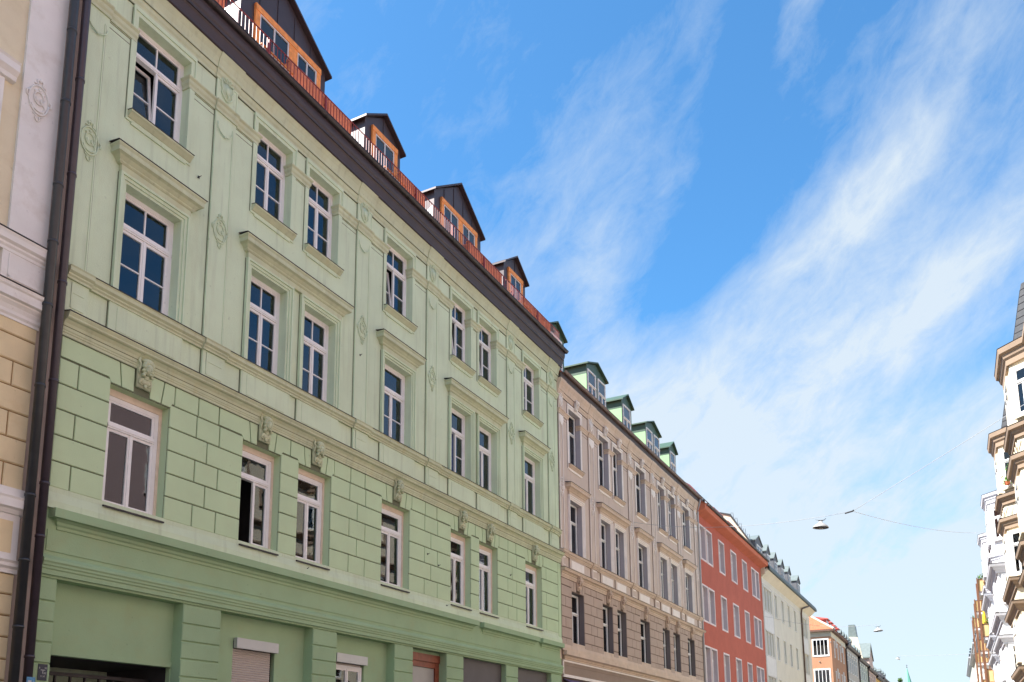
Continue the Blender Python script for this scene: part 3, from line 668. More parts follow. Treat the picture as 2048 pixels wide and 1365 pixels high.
m = MB(); m.box(22.2, 24.15, -.36, -.26, 4.62, 4.86); m.box(22.2, 22.42, -.4, -.3, .1, 4.62); m.box(23.93, 24.15, -.4, -.3, .1, 4.62); m.box(22.42, 23.93, -.4, -.31, 4.44, 4.62); m.box(22.42, 23.93, -.4, -.3, 2.3, 2.45); df = H.part('shop_door_frame', m, BWOOD)
m = MB(); m.box(22.42, 23.93, -.37, -.36, 2.45, 4.44); m.box(22.42, 23.93, -.37, -.36, .1, 2.3); H.part('pane', m, MILK, parent=df)
for a, b in ((25.22, 28.28), (29.24, 32.2)):
    m = MB(); m.box(a + .02, b - .02, -.30, -.2, 4.1 if a < 27 else 4.2, 4.95); H.part('shop_fascia', m, GREYP)
    m = MB(); 
    for k in (0, .33, .66, 1): m.box(a + .05 + (b - a - .18) * k, a + .13 + (b - a - .18) * k, -.5, -.4, .3, 4.15)
    m.box(a, b, -.5, -.4, 3.95, 4.2); sf = H.part('shop_window_frame', m, GREYP)
    for k in range(3):
        m = MB(); q = (b - a - .18) / 3; m.box(a + .13 + q * k, a + .05 + q * (k + 1), -.46, -.45, .3, 3.95); H.part('pane', m, GLASS_DARK, parent=sf)
m = MB(); m.box(26.2, 26.75, -.42, -.39, 3.4, 3.93); H.part('shop_notice', m, SIGNW)
for a, z_ in ((22.9, 8.0), (23.55, 7.75), (24.05, 6.5), (28.6, 8.35), (17.2, 6.45), (13.0, 15.0), (9.0 + 10.2, 13.2), (24.5, 14.25)):
    m = MB(); m.tube([(a, 0, z_), (a, .07, z_), (a + .02, .09, z_ + .03)], .012, 5); m.box(a - .025, a + .025, .03, .036, z_ - .03, z_ + .03); H.part('wall_hook', m, DIRTW)
# eaves
m = MB(); m.prof(9.75, 33.28, [(0, 18.62), (.21, 18.53), (.245, 18.55), (.245, 18.62), (.29, 18.80), (.32, 18.84), (.35, 18.84), (.35, 18.92), (.38, 18.96), (.40, 19.05), (.40, 19.22), (0, 19.32)]); H.part('boxed_eave', m, BROWN)
gutter(H, 9.7, 33.36, .44, 19.28, .10)
m = MB(); m.prof(9.95, 33.22, [(0.1, 19.32), (-.75, 19.3), (-6.5, 23.9), (-12.3, 19.0), (-12.3, 18.6), (.0, 18.6)]); H.part('roof', m, TILE)
m = MB(); m.box(9.96, 33.21, -12, -2.3, 0, 18.7); H.part('rear_walls', m, G_UP)
# railing and boards
m = MB(); o_ = .31
m.tube([(9.9, o_, 20.02), (32.9, o_, 20.02)], .017, 6); m.tube([(9.9, o_, 19.42), (32.9, o_, 19.42)], .014, 6)
u = 9.95
while u < 32.9: m.box(u - .008, u + .008, o_ - .008, o_ + .008, 19.38, 20.02); u += .128
u = 10.2
while u < 33: m.box(u - .022, u + .022, o_ - .03, o_ + .012, 19.25, 20.04); m.tube([(u, o_ - .02, 19.85), (u, o_ - .32, 19.3)], .014, 6); u += 2.28
H.part('railing', m, RAIL)
k_ = 0
for a, b in ((9.95, 13.3), (15.62, 18.28), (20.82, 22.3), (25.15, 27.75), (29.62, 32.2)):
    u = a
    while u < b - .1:
        block(H, 'plank', u, min(b, u + .232), 19.32, 20.15 + random.uniform(-.004, .004), .20 + random.uniform(-.004, .004), .235, PLANK, g=.003, c=.004); u += .232
    m = MB(); m.box(a, b, .10, .199, 20.09, 20.16); m.box(a, a + .04, -.3, .2, 19.32, 20.05); H.part('plank_rail', m, PLANK)
def dormer(H, u0, u1, of, z0, ze, apex, deep, body, cheek, roofm, over=.15, ov=.13, sides=True, seams=0, flat=.0, name='dormer'):
    """gabled dormer: front between u0 and u1 at offset of, eaves at ze, ridge at apex."""
    c = (u0 + u1) / 2; w_ = u1 - u0
    m = MB(); m.poly([(u0, z0), (u1, z0), (u1, ze), (c, apex - .06), (u0, ze)], of - deep, of); d_ = H.part(name, m, body)
    m = MB(); t = .07; sl = (apex - ze) / (w_ / 2)
    e = w_ / 2 + ov; zt = ze - ov * sl
    m.poly([(c - e, zt), (c, apex), (c + e, zt), (c + e, zt + t), (c, apex + t), (c - e, zt + t)], of - deep, of + over); H.part('dormer_roof', m, roofm, parent=d_)
    if cheek:
        m = MB(); m.box(u0 - .012, u0 - .002, of - deep, of, z0, ze - .52); H.part('cheek', m, cheek, parent=d_); m = MB(); m.box(u1 + .002, u1 + .012, of - deep, of, z0, ze - .02); H.part('cheek', m, cheek, parent=d_)  # near cheek stops short; dark body above stands in for the eave shadow
    if seams:
        for k in range(1, seams + 1):
            m = MB(); x = u0 + w_ * k / (seams + 1); m.box(x - .012, x + .012, of, of + .02, z0 + 1.9, ze + (apex - ze) * (1 - abs(x - c) / (w_ / 2)) - .08); H.part('standing_seam', m, body, parent=d_)
    return d_
def white_cheek(H, d_, u, of):  # white shaped to the cheek's sunlit part; dark sheet above stands for shadow
    m = MB(); i = [(of - .02, 20.82), (of - .02, 19.35), (of - .95, 19.35), (of - .95, 20.05), (of - .55, 20.55)]
    m.prof(u - .04, u - .014, i); H.part('sunlit_cheek', m, WHITE, parent=d_)
of = -.3
for u0, u1, wins_ in ((14.3, 17.67, ((14.95, 16.08), (16.42, 17.24))), (19.6, 21.52, ((20.1, 21.12),)), (23.62, 26.94, ((24.2, 25.2), (25.52, 26.42))), (28.86, 30.78, ((29.36, 30.3),))):
    big = len(wins_) > 1
    d_ = dormer(H, u0, u1, of, 19.2, 21.44, 22.62 if big else 22.12, 3.4, DORM, None, DORM, seams=4 if big else 1)
    white_cheek(H, d_, u0, of)
    f0, f1 = wins_[0][0] - .17, wins_[-1][1] + .17
    m = MB(); e = f0
    for a, b in wins_: m.box(e, a, of, of + .06, 19.3, 21.36); e = b
    m.box(e, f1, of, of + .06, 19.3, 21.36); m.box(f0 - .001, f1 + .001, of, of + .075, 21.2, 21.38); H.part('wood_surround', m, WOOD, parent=d_)
    for a, b in wins_:
        m = MB(); t_ = .045
        m.box(a, a + t_, of, of + .05, 19.3, 21.2); m.box(b - t_, b, of, of + .05, 19.3, 21.2); m.box(a + t_, b - t_, of, of + .05, 21.2 - t_, 21.2); m.box((a + b) / 2 - .022, (a + b) / 2 + .022, of, of + .05, 19.3, 21.2 - t_); m.box(a + t_, b - t_, of, of + .045, 19.3, 19.4)
        H.part('glazed_door', m, WHITE, parent=d_)
        for q in ((a + t_, (a + b) / 2 - .022), ((a + b) / 2 + .022, b - t_)):
            m = MB(); m.box(q[0], q[1], of + .018, of + .024, 19.4, 21.2 - t_); H.part('pane', m, MATS['dark_glass'], parent=d_)
# ---- downpipes between the houses
downpipe(H, [(9.72, .44, 19.2), (9.77, .3, 18.6), (9.77, .2, 18.2), (9.77, .2, 0)], .078, PIPE_B, (17.2, 15.0, 12.9, 10.6, 8.6, 6.6, 5.6, 3.4))
for zz, txt in ((3.02, 0),):
    m = MB(); m.box(9.70, 9.86, .279, .283, 2.86, 3.06); m.box(9.73, 9.79, .284, .286, 2.95, 3.0, 1); m.tube([(9.74, .286, 2.9), (9.77, .286, 2.97), (9.80, .286, 2.9), (9.83, .286, 2.98)], .007, 5, 1); 
    H.part('sticker', m, [STICK, SIGNW])
# ---- hydrant-style enamel plate with figures
def text_mesh(txt, size, depth=.002):
    c = bpy.data.curves.new('t', 'FONT'); c.body = txt; c.size = size; c.extrude = depth; c.align_x = 'CENTER'; c.align_y = 'CENTER'
    o = bpy.data.objects.new('t', c); COL.objects.link(o); dg = bpy.context.evaluated_depsgraph_get(); me = bpy.data.meshes.new_from_object(o.evaluated_get(dg))
    bpy.data.objects.remove(o); return me
sgn = House('marker_plate', 'small dark blue plate with white figures on the pier left of the gateway', XF + .0, 10.17, cat='sign')
m = MB(); m.box(10.08, 10.26, .004, .012, 3.04, 3.34); sp = sgn.part('plate', m, SIGNB)
m = MB(); m.box(10.13, 10.22, .012, .014, 3.225, 3.235); m.box(10.17, 10.18, .012, .014, 3.17, 3.225); sgn.part('cross_mark', m, SIGNW)
for t_, uu, zz, sz in (('S', 10.105, 3.265, .045), ('50', 10.225, 3.265, .045), ('1.62', 10.20, 3.175, .05), ('11.4', 10.17, 3.115, .05)):
    me = text_mesh(t_, sz); me.materials.append(SIGNW); link('figure', me, sgn.e, sgn.cv((uu, .014, zz)), (radians(90), 0, 0))
sgn.e.location.z = 0

# ---- tables on the roof terrace
def table(u0, u1, label):
    T = House('terrace_table', label, XF, (u0 + u1) / 2, cat='table', group='tables on the roof terrace')
    T.e.location = (XF, (u0 + u1) / 2, 19.32)
    for k in range(5):
        m = MB(); m.box(u0, u1, -.1 + k * .075, -.04 + k * .075, .42, .445); T.part('slat', m, WOOD)
    m = MB(); m.box(u0 + .02, u1 - .02, .2, .225, .385, .41); m.box(u0 + .02, u1 - .02, -.09, -.07, .385, .41)
    for s_ in (u0 + .12, (u0 + u1) / 2 + .08, u1 - .12): m.tube([(s_ - .12, .2, .4), (s_ + .1, -.05, 0)], .018, 6); m.tube([(s_ + .1, .2, .4), (s_ - .12, -.05, 0)], .018, 6)
    T.part('folding_leg', m, WHITE)
table(14.55, 15.75, 'orange slatted table on white legs before the first double dormer')
table(19.95, 21.1, 'orange slatted table before the first single dormer')
table(29.3, 30.3, 'orange slatted table before the farther single dormer')

# ============================================================ left neighbour
H = House('yellow_and_white_house', 'house with yellow ashlar and white pilasters at the left edge', XF, 9.48)
m = MB(); m.box(9.48, 9.95, -.5, -.1, 0, 19); H.part('party_wall_strip', m, L_STRIP)
m = MB(); m.box(-14, 9.48, -.4, -.025, 0, 9.3); H.part('ashlar_wall', m, mat('ochre_joint', (.30, .19, .09), .95, .2))
m = MB(); m.box(-14, 9.48, -.4, 0, 9.3, 19); H.part('upper_wall', m, L_CRM)
zs = [2.2, 2.6, 2.99, 3.36, 3.75, 4.13, 4.51, 4.89]
for k in range(7): block(H, 'ashlar_block', 8.0, 9.495, zs[k], zs[k + 1], -.025, .01, L_YEL, g=.012, c=.02)
zs = [6.40, 6.88, 7.36, 7.84, 8.32, 8.79, 9.28]
for k in range(6):
    for c0, c1 in (((8.25, 9.495),) if k % 2 else ((8.25, 9.1), (9.1, 9.495))): block(H, 'ashlar_block', c0, c1, zs[k], zs[k + 1], -.025, .01, L_YEL, g=.012, c=.02)
block(H, 'ashlar_block', 8.25, 9.495, 9.28, 9.62, -.025, .01, L_YEL, g=.012, c=.02)
m = MB(); z = 10.14; m.prof(-14, 9.5, [(0, 9.55), (.03, 9.55), (.03, 9.6), (.06, 9.64), (.06, 9.7), (.09, 9.78), (.14, 9.84), (.14, 9.87), (.2, 9.89), (.2, 10.05), (.23, 10.08), (.24, z), (0, z + .05)]); H.part('cornice', m, L_WHT)
m = MB(); m.prof(-14, 9.54, [(0, z + .055), (.26, z + .004), (.26, z + .02), (0, z + .07)]); H.part('cornice_flashing', m, DIRTW)
m = MB(); z = 11.12; m.prof(-14, 9.5, [(0, 10.78), (.09, 10.78), (.09, 10.84), (.12, 10.88), (.12, 10.92), (.17, 10.96), (.18, 11.06), (.2, z), (0, z + .04)]); H.part('sill_cornice', m, L_WHT)
m = MB(); m.prof(-14, 9.54, [(0, z + .045), (.22, z + .004), (.22, z + .018), (0, z + .06)]); H.part('sill_flashing', m, DIRTW)
m = MB(); m.box(8.66, 9.49, 0, .08, 10.18, 10.8); m.box(8.78, 8.82, .08, .095, 10.3, 10.74); m.box(8.78, 9.37, .08, .095, 10.28, 10.32); H.part('pedestal', m, L_WHT)
m = MB(); m.box(8.74, 9.49, 0, .06, 11.14, 18.9); H.part('pilaster', m, L_WHT)
H.put('medallion', tpl('medallion', MED, L_WHT), 9.06, .062, 14.1)
m = MB(); m.prof(5.4, 8.58, [(0, 14.1), (.10, 14.12), (.12, 14.2), (.2, 14.28), (.2, 14.42), (.23, 14.46), (0, 14.5)]); H.part('window_hood', m, L_WHT)
m = MB(); m.box(7.5, 8.4, 0, .05, 11.2, 14.1); H.part('window_surround', m, L_WHT)
f = 6.24
m = MB(); m.prof(-14, 9.5, [(0, 5.92), (.08, 5.95), (.12, 6.02), (.18, 6.05), (.18, 6.2), (.2, 6.24), (.08, 6.28), (.08, 6.42), (0, 6.42)]); H.part('ledge', m, L_WHT)
m = MB(); m.box(8.2, 9.46, 0, .05, 5.08, 5.95); H.part('frieze', m, L_WHT)
m = MB(); m.box(8.1, 9.34, .05, .055, 5.24, 5.82); H.part('frieze_panel', m, L_YEL)
m = MB(); m.prof(-14, 9.5, [(0, 4.88), (.05, 4.88), (.05, 4.96), (.1, 5.0), (.1, 5.06), (.14, 5.1), (0, 5.14)]); H.part('lower_moulding', m, L_WHT)
m = MB(); m.prof(-14, 9.6, [(.45, 19.0), (.0, 19.1), (-6, 23.5), (-12, 19), (-12, 18.6), (.0, 18.6)]); H.part('roof', m, TILE)
downpipe(H, [(9.5, .3, 19.0), (9.5, .22, 18.5), (9.5, .22, 0)], .085, PIPE_G, (17.2, 15.9, 14.3, 12.5, 11.3, 10.0, 8.4, 6.3, 5.1, 3.9))

# ============================================================ beige and brown house
PW = [[(34.38, 35.75)], [(38.02, 39.32), (39.95, 41.2)], [(43.35, 44.85)], [(47.1, 48.4), (49.1, 50.4)], [(52.0, 53.5)]]
PP = [(33.26, 33.75), (36.65, 37.32), (42.05, 42.72), (45.78, 46.5), (50.75, 51.4), (54.5, 55.1)]
PL = dict(fas=6.0, ash0=6.12, w1=(6.12, 8.68), lint=8.83, c1b=9.18, c1=9.54, sill=10.36, w2=(10.36, 12.84), hood=13.48, w3=(14.46, 17.1), imp=(16.72, 16.5), top=18.0, rows=6)
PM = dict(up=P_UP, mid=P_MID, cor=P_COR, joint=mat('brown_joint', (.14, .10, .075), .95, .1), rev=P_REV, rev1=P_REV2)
H = House('beige_ornate_house', 'beige and brown ornate house with white stucco ornaments and green dormers', XF, 33.25)
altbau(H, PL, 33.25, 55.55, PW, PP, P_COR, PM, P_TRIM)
for i, (a, b) in enumerate(w_ for g_ in PW for w_ in g_):
    u = (a + b) / 2; w = b - a
    window(H, u, -.24, PL['w3'][0], w, 2.64, .34, 1, 1, FRAME, th=.62, barm=None)
    window(H, u, -.24, PL['w2'][0], w, 2.48, .34, 1, 1, FRAME, th=.62)
    window(H, u, -.26, PL['w1'][0], w, 2.56, .33, 1, 1, FRAME, th=.7, curtain=[(-.25, .25, CURT)] if i == 0 else '')
    # scroll keystones over the top windows
    m = MB(); m.box(-.1, .1, 0, .1, -.2, .2); m.tube([(-.12, .12, .2), (.12, .12, .2)], .07, 10); m.tube([(-.08, .08, -.18), (.08, .08, -.18)], .045, 8)
    for s_ in (-1, 1): m.tube([(s_ * .1, .12, .28), (s_ * .14, .15, .2), (s_ * .12, .14, .05), (s_ * .07, .1, -.12)], [.02, .035, .03, .015], 6)
    if 'scroll' not in TPL: TPL['scroll'] = local(m, 'scroll_keystone', P_TRIM, True)
    H.put('scroll_keystone', TPL['scroll'], u, .06, 17.38)
ground_cornice(H, 33.25, 55.55, 6.0, (P_COR, P_COR, P_LOW), [(33.3, 33.35)], (4.9, 5.45))
m = MB(); m.box(33.33, 33.42, 0, .03, 4.95, 5.6); m.box(33.33, 55.3, 0, .03, 5.55, 5.62); m.box(33.33, 55.3, 0, .03, 4.9, 5.02); H.part('frieze_edging', m, P_TRIM)
w = wall_mb(33.25, 55.5, 0, 4.9, [(a_, a_ + 2.6, .2, 4.2) for a_ in (34, 38, 42, 46.5, 51)], o=-.15, d=.2); H.part('ground_floor_wall', w, [P_LOW, ROOM], recalc=False)
m = MB(); m.prof(33.6, 41.5, [(-.1, 4.86), (1.3, 4.1), (1.3, 3.9), (1.28, 3.9), (1.28, 4.07), (-.1, 4.83)]); H.part('awning', m, PURP)
m = MB(); m.prof(33.24, 55.6, [(0, 18.08), (.1, 18.02), (.16, 18.05), (.2, 18.22), (.22, 18.35), (0, 18.42)]); H.part('boxed_eave', m, BROWN)
gutter(H, 33.3, 55.6, .30, 18.43, .10, COPPER, rings=1.05)
m = MB(); m.prof(33.24, 55.55, [(.2, 18.42), (-.9, 18.6), (-6.5, 22.8), (-12, 18.4), (-12, 18.0), (.0, 18.0)]); H.part('roof', m, TILE)
m = MB(); m.box(33.26, 55.5, -12, -2.3, 0, 18.1); H.part('rear_walls', m, P_UP)
for u0, u1, n in ((33.0, 34.75, 1), (37.47, 39.97, 2), (42.36, 43.88, 1), (46.27, 48.78, 2), (50.75, 52.12, 1)):
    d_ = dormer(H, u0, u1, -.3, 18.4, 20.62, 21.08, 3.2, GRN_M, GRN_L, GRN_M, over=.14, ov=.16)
    c = (u0 + u1) / 2; ws = ((u0 + .06, c - .16), (c + .14, u1 - .1)) if n == 2 else ((u0 + .12, u1 - .3),)
    for a, b in ws:
        window(H, (a + b) / 2, -.24, 18.72, b - a, 1.66, .45, 1, 1, FRAME, th=.6, parent=d_, name='dormer_window')
# end gable of this house with red-brown chimney
m = MB(); m.poly([(55.3, 18.2), (55.55, 18.2), (55.55, 19.6), (55.3, 19.6)], -3, .1); 
m = MB(); m.prof(55.56, 55.8, [(-.42, 19.42), (.02, 18.86), (.06, 18.3), (-.9, 18.0), (-4, 19)]); H.part('end_gable', m, CREAM)
m = MB(); m.prof(55.54, 56.6, [(-.4, 19.5), (.0, 19.0), (.1, 18.6), (.1, 18.3), (-.9, 18.3), (-1.2, 20.1)]); H.part('chimney', m, mat('maroon_sheet_metal', (.16, .04, .045), .5, .2, 3))
downpipe(H, [(55.3, .32, 18.3), (55.3, .28, 18.1), (55.35, .12, 17.55), (55.35, .1, 17.2), (55.35, .1, 0)], .06, mat('grey_white_pipe', (.45, .44, .44), .5, .1))

# ============================================================ red house
H = House('red_stucco_house', 'plain brick-red stucco house with white-edged narrow windows', XF, 55.75)
RC = [(55.98, 57.25), (57.6, 58.95), (60.9, 62.35), (64.5, 66.1), (68.25, 69.7), (71.5, 72.75), (73.0, 74.15)]
RR = [(14.55, 16.75), (10.38, 12.68), (6.25, 8.6), (2.4, 4.5)]
ops = [(a, b, c, d) for a, b in RC for c, d in RR]
H.part('wall', wall_mb(55.62, 75.35, 0, 18.2, ops, d=.26, mrev=2), [RED, ROOM, LAV], recalc=False)
for a, b in RC:
    for c, d in RR:
        m = MB(); t_ = .11
        m.box(a - t_, a, 0, .03, c - t_, d + t_); m.box(b, b + t_, 0, .03, c - t_, d + t_); m.box(a, b, 0, .03, d, d + t_); m.box(a, b, 0, .035, c - t_, c); H.part('window_surround', m, TRIMP)
        window(H, (a + b) / 2, -.26, c, b - a, d - c, .28, 1, 1, FRAME, th=.9, curtain=[(.2, .4, CURT)])
m = MB(); m.prof(55.3, 75.6, [(0, 17.45), (.55, 17.62), (.6, 17.66), (.62, 17.95), (0, 18.25)]); H.part('boxed_eave', m, RED_S)
gutter(H, 55.9, 75.5, .68, 18.05, .09, GUTTER, rings=1.0)
m = MB(); m.prof(55.62, 75.5, [(.6, 18.1), (-6.5, 23.2), (-13, 18.1), (-13, 17.8), (.5, 17.9)]); H.part('roof', m, TILE)
m = MB(); m.tube([(56.0, .15, 18.78), (62, .15, 18.78)], .03, 6); m.tube([(56.0, .1, 18.62), (62, .1, 18.62)], .02, 6)
for k in range(7): m.box(56.0 + k, 56.04 + k, .0, .18, 18.3, 18.8)
H.part('snow_guard', m, GUTTER)
for u0, u1 in ((62.9, 65.6), (67.3, 70.0)):
    m = MB(); m.poly([(u0, 18.6), (u1 - .3, 18.6), (u1 - .3, 19.75), (u0, 19.75)], -3.5, -.95); d_ = H.part('dormer', m, REDM)
    m = MB(); m.prof(u0 - .2, u1, [(-.65, 19.74), (-.65, 19.82), (-3.6, 20.7), (-3.6, 20.6)]); H.part('dormer_roof', m, REDM, parent=d_)
    m = MB(); m.box(u0 + .3, u1 - .6, -.95, -.92, 18.9, 19.6); H.part('pane', m, GLASS_DARK, parent=d_)
m = MB(); m.box(55.7, 75.3, -12.5, -2.4, 0, 18); H.part('rear_walls', m, RED)

# ============================================================ cream house
H = House('cream_plastered_house', 'cream house with a wide sloping eave and six dark dormers', XF, 75.4)
CC = [(75.95, 76.95), (77.1, 78.2), (78.35, 79.3), (80.75, 81.85), (84.0, 85.1), (87.2, 88.3), (90.55, 91.6), (95.25, 96.55), (96.75, 98.1)]
CR = [(13.95, 16.0), (10.08, 12.15), (6.2, 8.25), (2.4, 4.4)]
ops = [(a, b, c, d) for a, b in CC for c, d in CR]
H.part('wall', wall_mb(75.42, 100.3, 0, 17.4, ops, d=.16, mrev=0), [CREAM, ROOM], recalc=False)
for a, b in CC:
    for c, d in CR:
        window(H, (a + b) / 2, -.14, c, b - a, d - c, .0, 1, 1, CREAM_T, th=.8)
        m = MB(); m.box(a - .05, b + .05, 0, .04, d + .02, d + .1); H.part('window_head', m, CREAM_T); m = MB(); m.box(a - .04, b + .04, 0, .06, c - .08, c - .01); H.part('window_ledge', m, CREAM_T)
for a, b in ((75.6, 79.6), (94.95, 98.4)):
    m = MB()
    for c, d in zip(CR[1:], CR[:-1]): m.box(a, b, 0, .03, c[1] + .12, d[0] - .1)
    m.box(a - .04, a, 0, .05, 2, 16.2); m.box(b, b + .04, 0, .05, 2, 16.2); H.part('window_bay_panel', m, CREAM_T)
m = MB(); m.box(75.42, 100.3, 0, .03, 16.25, 16.33); H.part('string_course', m, CREAM_T)
m = MB(); m.prof(75.5, 101.0, [(0, 16.75), (.62, 17.35), (.66, 17.45), (.5, 17.75), (0, 17.75)]); H.part('sloped_eave', m, CREAM_S)
m = MB(); m.prof(75.5, 101.3, [(.6, 17.32), (.72, 17.36), (.74, 17.55), (.6, 17.85), (-.4, 18.0), (.5, 17.5)]); H.part('fascia', m, mat('dark_green_gutter_paint', (.03, .05, .045), .45, .15, 2, spec=.6))
m = MB(); m.prof(75.45, 101.2, [(.6, 17.8), (-6.7, 23.0), (-13, 17.8), (-13, 17.2), (.4, 17.4)]); H.part('roof', m, SLATE)
m = MB(); m.prof(75.3, 75.6, [(.35, 18.0), (-.3, 19.0), (-.85, 20.05), (-2.4, 22.55), (-3.85, 23.0), (-10, 20), (-10, 17), (.35, 17)]); H.part('gable_wall', m, R_CRM)
m = MB(); m.prof(75.22, 75.68, [(.38, 18.0), (-.26, 19.02), (-.80, 20.1), (-2.34, 22.62), (-3.85, 23.09), (-10, 20.1), (-10, 19.95), (-3.85, 22.97), (-2.44, 22.5), (-.9, 20.0), (-.36, 18.95), (.28, 17.95)]); H.part('gable_coping', m, SLATE)
m = MB()
for k in range(8):
    o_ = -3.0 + k * .33; z_ = 22.3 - (o_ + 3.85 - .85) * .1 if o_ < -2.4 else 22.55 - (o_ + 2.4) * 1.6
    m.tube([(75.4, o_, z_), (75.4, o_ + .05, z_ + .3), (75.4, o_ + .2, z_ + .3), (75.4, o_ + .25, z_ - .2)], .02, 5)
H.part('roof_ladder', m, GUTTER)
for u0, u1 in ((76.6, 79.6), (81.2, 82.9), (84.7, 86.5), (88.2, 90.0), (91.9, 93.7), (97.2, 99.3)):
    c = (u0 + u1) / 2; apx = 21.05
    d_ = dormer(H, u0, u1, -.6, 18.0, 20.35, apx, 3.4, DGREY, None, ZINC, over=.08, ov=.1)
    window(H, c, -.54, 18.75, (u1 - u0) * .68, 1.35, 0, 1, 1, FRAME, th=.9, parent=d_, name='dormer_window')
downpipe(H, [(97.0, .66, 17.4), (95.3, .4, 16.95), (94.3, .22, 16.7), (94.3, .14, 16.2), (94.3, .12, 0)], .085, mat('brown_downpipe_paint', (.10, .06, .04), .5, .2))
m = MB(); m.tube([(100.2, -1.5, 18.8), (100.2, -1.5, 20.9)], .025, 5)
for z_ in (20.1, 20.4, 20.7): m.tube([(99.8, -1.5, z_), (100.6, -1.5, z_)], .015, 4); m.tube([(99.9, -1.8, z_ + .1), (99.9, -1.2, z_ + .1)], .012, 4)
H.part('aerial', m, WIRE)
m = MB(); m.box(75.5, 100.25, -13, -1.4, 0, 17.5); H.part('rear_walls', m, CREAM)

# ============================================================ apricot corner house (side wall faces down the street)
H = House('apricot_corner_house', 'apricot corner house with a red tiled hip roof', XF, 116.9)
m = MB(); m.box(116.95, 131.35, -14, -.001, 0, 17.0); H.part('core_wall', m, ORANGE)
cw = [(119.4, 120.3), (122.5, 123.5), (125.2, 126.2), (128.2, 129.2)]
rows_ = [(14.0, 16.2), (10.2, 12.3), (6.3, 8.4)]
for a, b in cw:
    for c, d in rows_:
        window(H, (a + b) / 2, .02, c, b - a, d - c, 0, 1, 1, CREAM_T, th=1.2, glass=GLASS_DARK)
for a in (120.9, 126.9):
    for z_ in (15.4, 11.4):
        m = MB(); m.box(a, a + .5, 0, .1, z_, z_ + 1.3); H.part('wall_relief', m, CREAM_T)
m = MB(); m.box(116.9, 131.35, 0, .06, 16.45, 17.15); H.part('frieze', m, CREAM_S)
m = MB(); m.prof(116.5, 131.4, [(0, 17.12), (.45, 17.15), (.5, 17.25), (.4, 17.4), (0, 17.5)]); H.part('eave', m, mat('brown_eave_boards', (.16, .085, .06), .6, .2))
class Side:      # u runs away from the street corner towards -X, o towards the camera
    def __init__(s, H, uy): s.H = H; s.uy = uy
    def pt(s, a, o, z): return (s.uy - o, -a, z)      # to house (u,o,z)
    def box(s, m, a0, a1, o0, o1, z0, z1, k=0): m.box(s.uy - o1, s.uy - o0, -a1, -a0, z0, z1, k)
SD = Side(H, 116.9)
m = MB(); SD.box(m, 0, 14, -.05, .001, 0, 16.55); H.part('side_wall', m, ORANGE)
m = MB(); SD.box(m, -.06, 14, .0, .06, 16.5, 17.15); H.part('side_frieze', m, mat('darkened_cream', (.48, .44, .36), .9, .05, 1))  # frieze cream darkened on this side to offset direct sun
m = MB(); m.box(116.42, 116.95, -14, .5, 17.15, 17.4); H.part('side_eave', m, mat('brown_eave_boards', (.16, .085, .06)))
for a, b in ((.42, 2.2), (4.3, 6.1)):
    for c, d in ((14.1, 16.15), (10.25, 12.3), (6.4, 8.4)):
        m = MB(); t_ = .14
        SD.box(m, a - t_, a, 0, .04, c - t_, d + t_); SD.box(m, b, b + t_, 0, .04, c - t_, d + t_); SD.box(m, a, b, 0, .04, d, d + t_); SD.box(m, a, b, 0, .05, c - t_, c); SD.box(m, a, b, -.03, .006, c, d, 1)
        wf = H.part('window_surround', m, [CREAM_T, ROOM])
        m = MB(); q = (b - a) / 4
        for k in range(5): SD.box(m, a + q * k - (.035 if k else 0), a + q * k + (.035 if k < 4 else 0), .007, .03, c + .06, d - .06)
        SD.box(m, a, b, .007, .03, c, c + .07); SD.box(m, a, b, .007, .03, d - .07, d); H.part('window_frame', m, FRAME, parent=wf)
        for k in range(4):
            m = MB(); SD.box(m, a + q * k + .035, a + q * (k + 1) - .035, .010, .014, c + .07, d - .07); H.part('pane', m, GLASS_FAR, parent=wf)
for a, z_ in ((1.5, 13.3), (-.0, 15.7)):
    m = MB(); SD.box(m, a, a + .12, 0, .12, z_, z_ + .1); H.part('wall_light', m, ALU)
r = MB(); u0, u1, z0 = 116.4, 131.4, 17.38; i = len(r.v)
r.v += [(u0, .5, z0), (u1, .5, z0), (u1, -7, 22.6), (u0 + 6.4, -7, 22.6), (u0, -14.5, z0), (u1, -14.5, z0)]
r.f += [(0, 1, 2, 3), (0, 3, 4), (3, 2, 5, 4), (1, 5, 2), (0, 4, 5, 1)]; r.m += [0] * 5; H.part('hip_roof', r, TILE)
m = MB(); m.tube([(u0, .5, z0 + .04), (u0 + 6.4, -7, 22.66)], .13, 8); H.part('hip_ridge', m, mat('pale_ridge_mortar', (.62, .45, .36), .8, .2, 4))
def flat_dormer(H, u0, u1, of, z0, zt, body, roofm, deep=3.):
    m = MB(); m.box(u0, u1, of - deep, of, z0, zt); d_ = H.part('dormer', m, body)
    m = MB(); m.prof(u0 - .18, u1 + .18, [(of + .25, zt + .0), (of + .25, zt + .1), (of - deep, zt + .75), (of - deep, zt)]); H.part('dormer_roof', m, roofm, parent=d_)
    m = MB(); m.box(u0 + .15, u1 - .15, of, of + .03, z0 + .5, zt - .12); H.part('dormer_window', m, FRAME, parent=d_)
    m = MB(); m.box(u0 + .28, u1 - .28, of + .031, of + .036, z0 + .6, zt - .22); H.part('pane', m, GLASS_DARK, parent=d_)
for u0, u1 in ((119.2, 121.2), (122.7, 124.4), (126.0, 127.7), (129.2, 130.9)): flat_dormer(H, u0, u1, -.7, 17.9, 19.05, REDM, REDM)
downpipe(H, [(131.2, .5, 17.2), (131.2, .3, 16.6), (131.2, .12, 16.3), (131.2, .12, 0)], .1, BROWN)

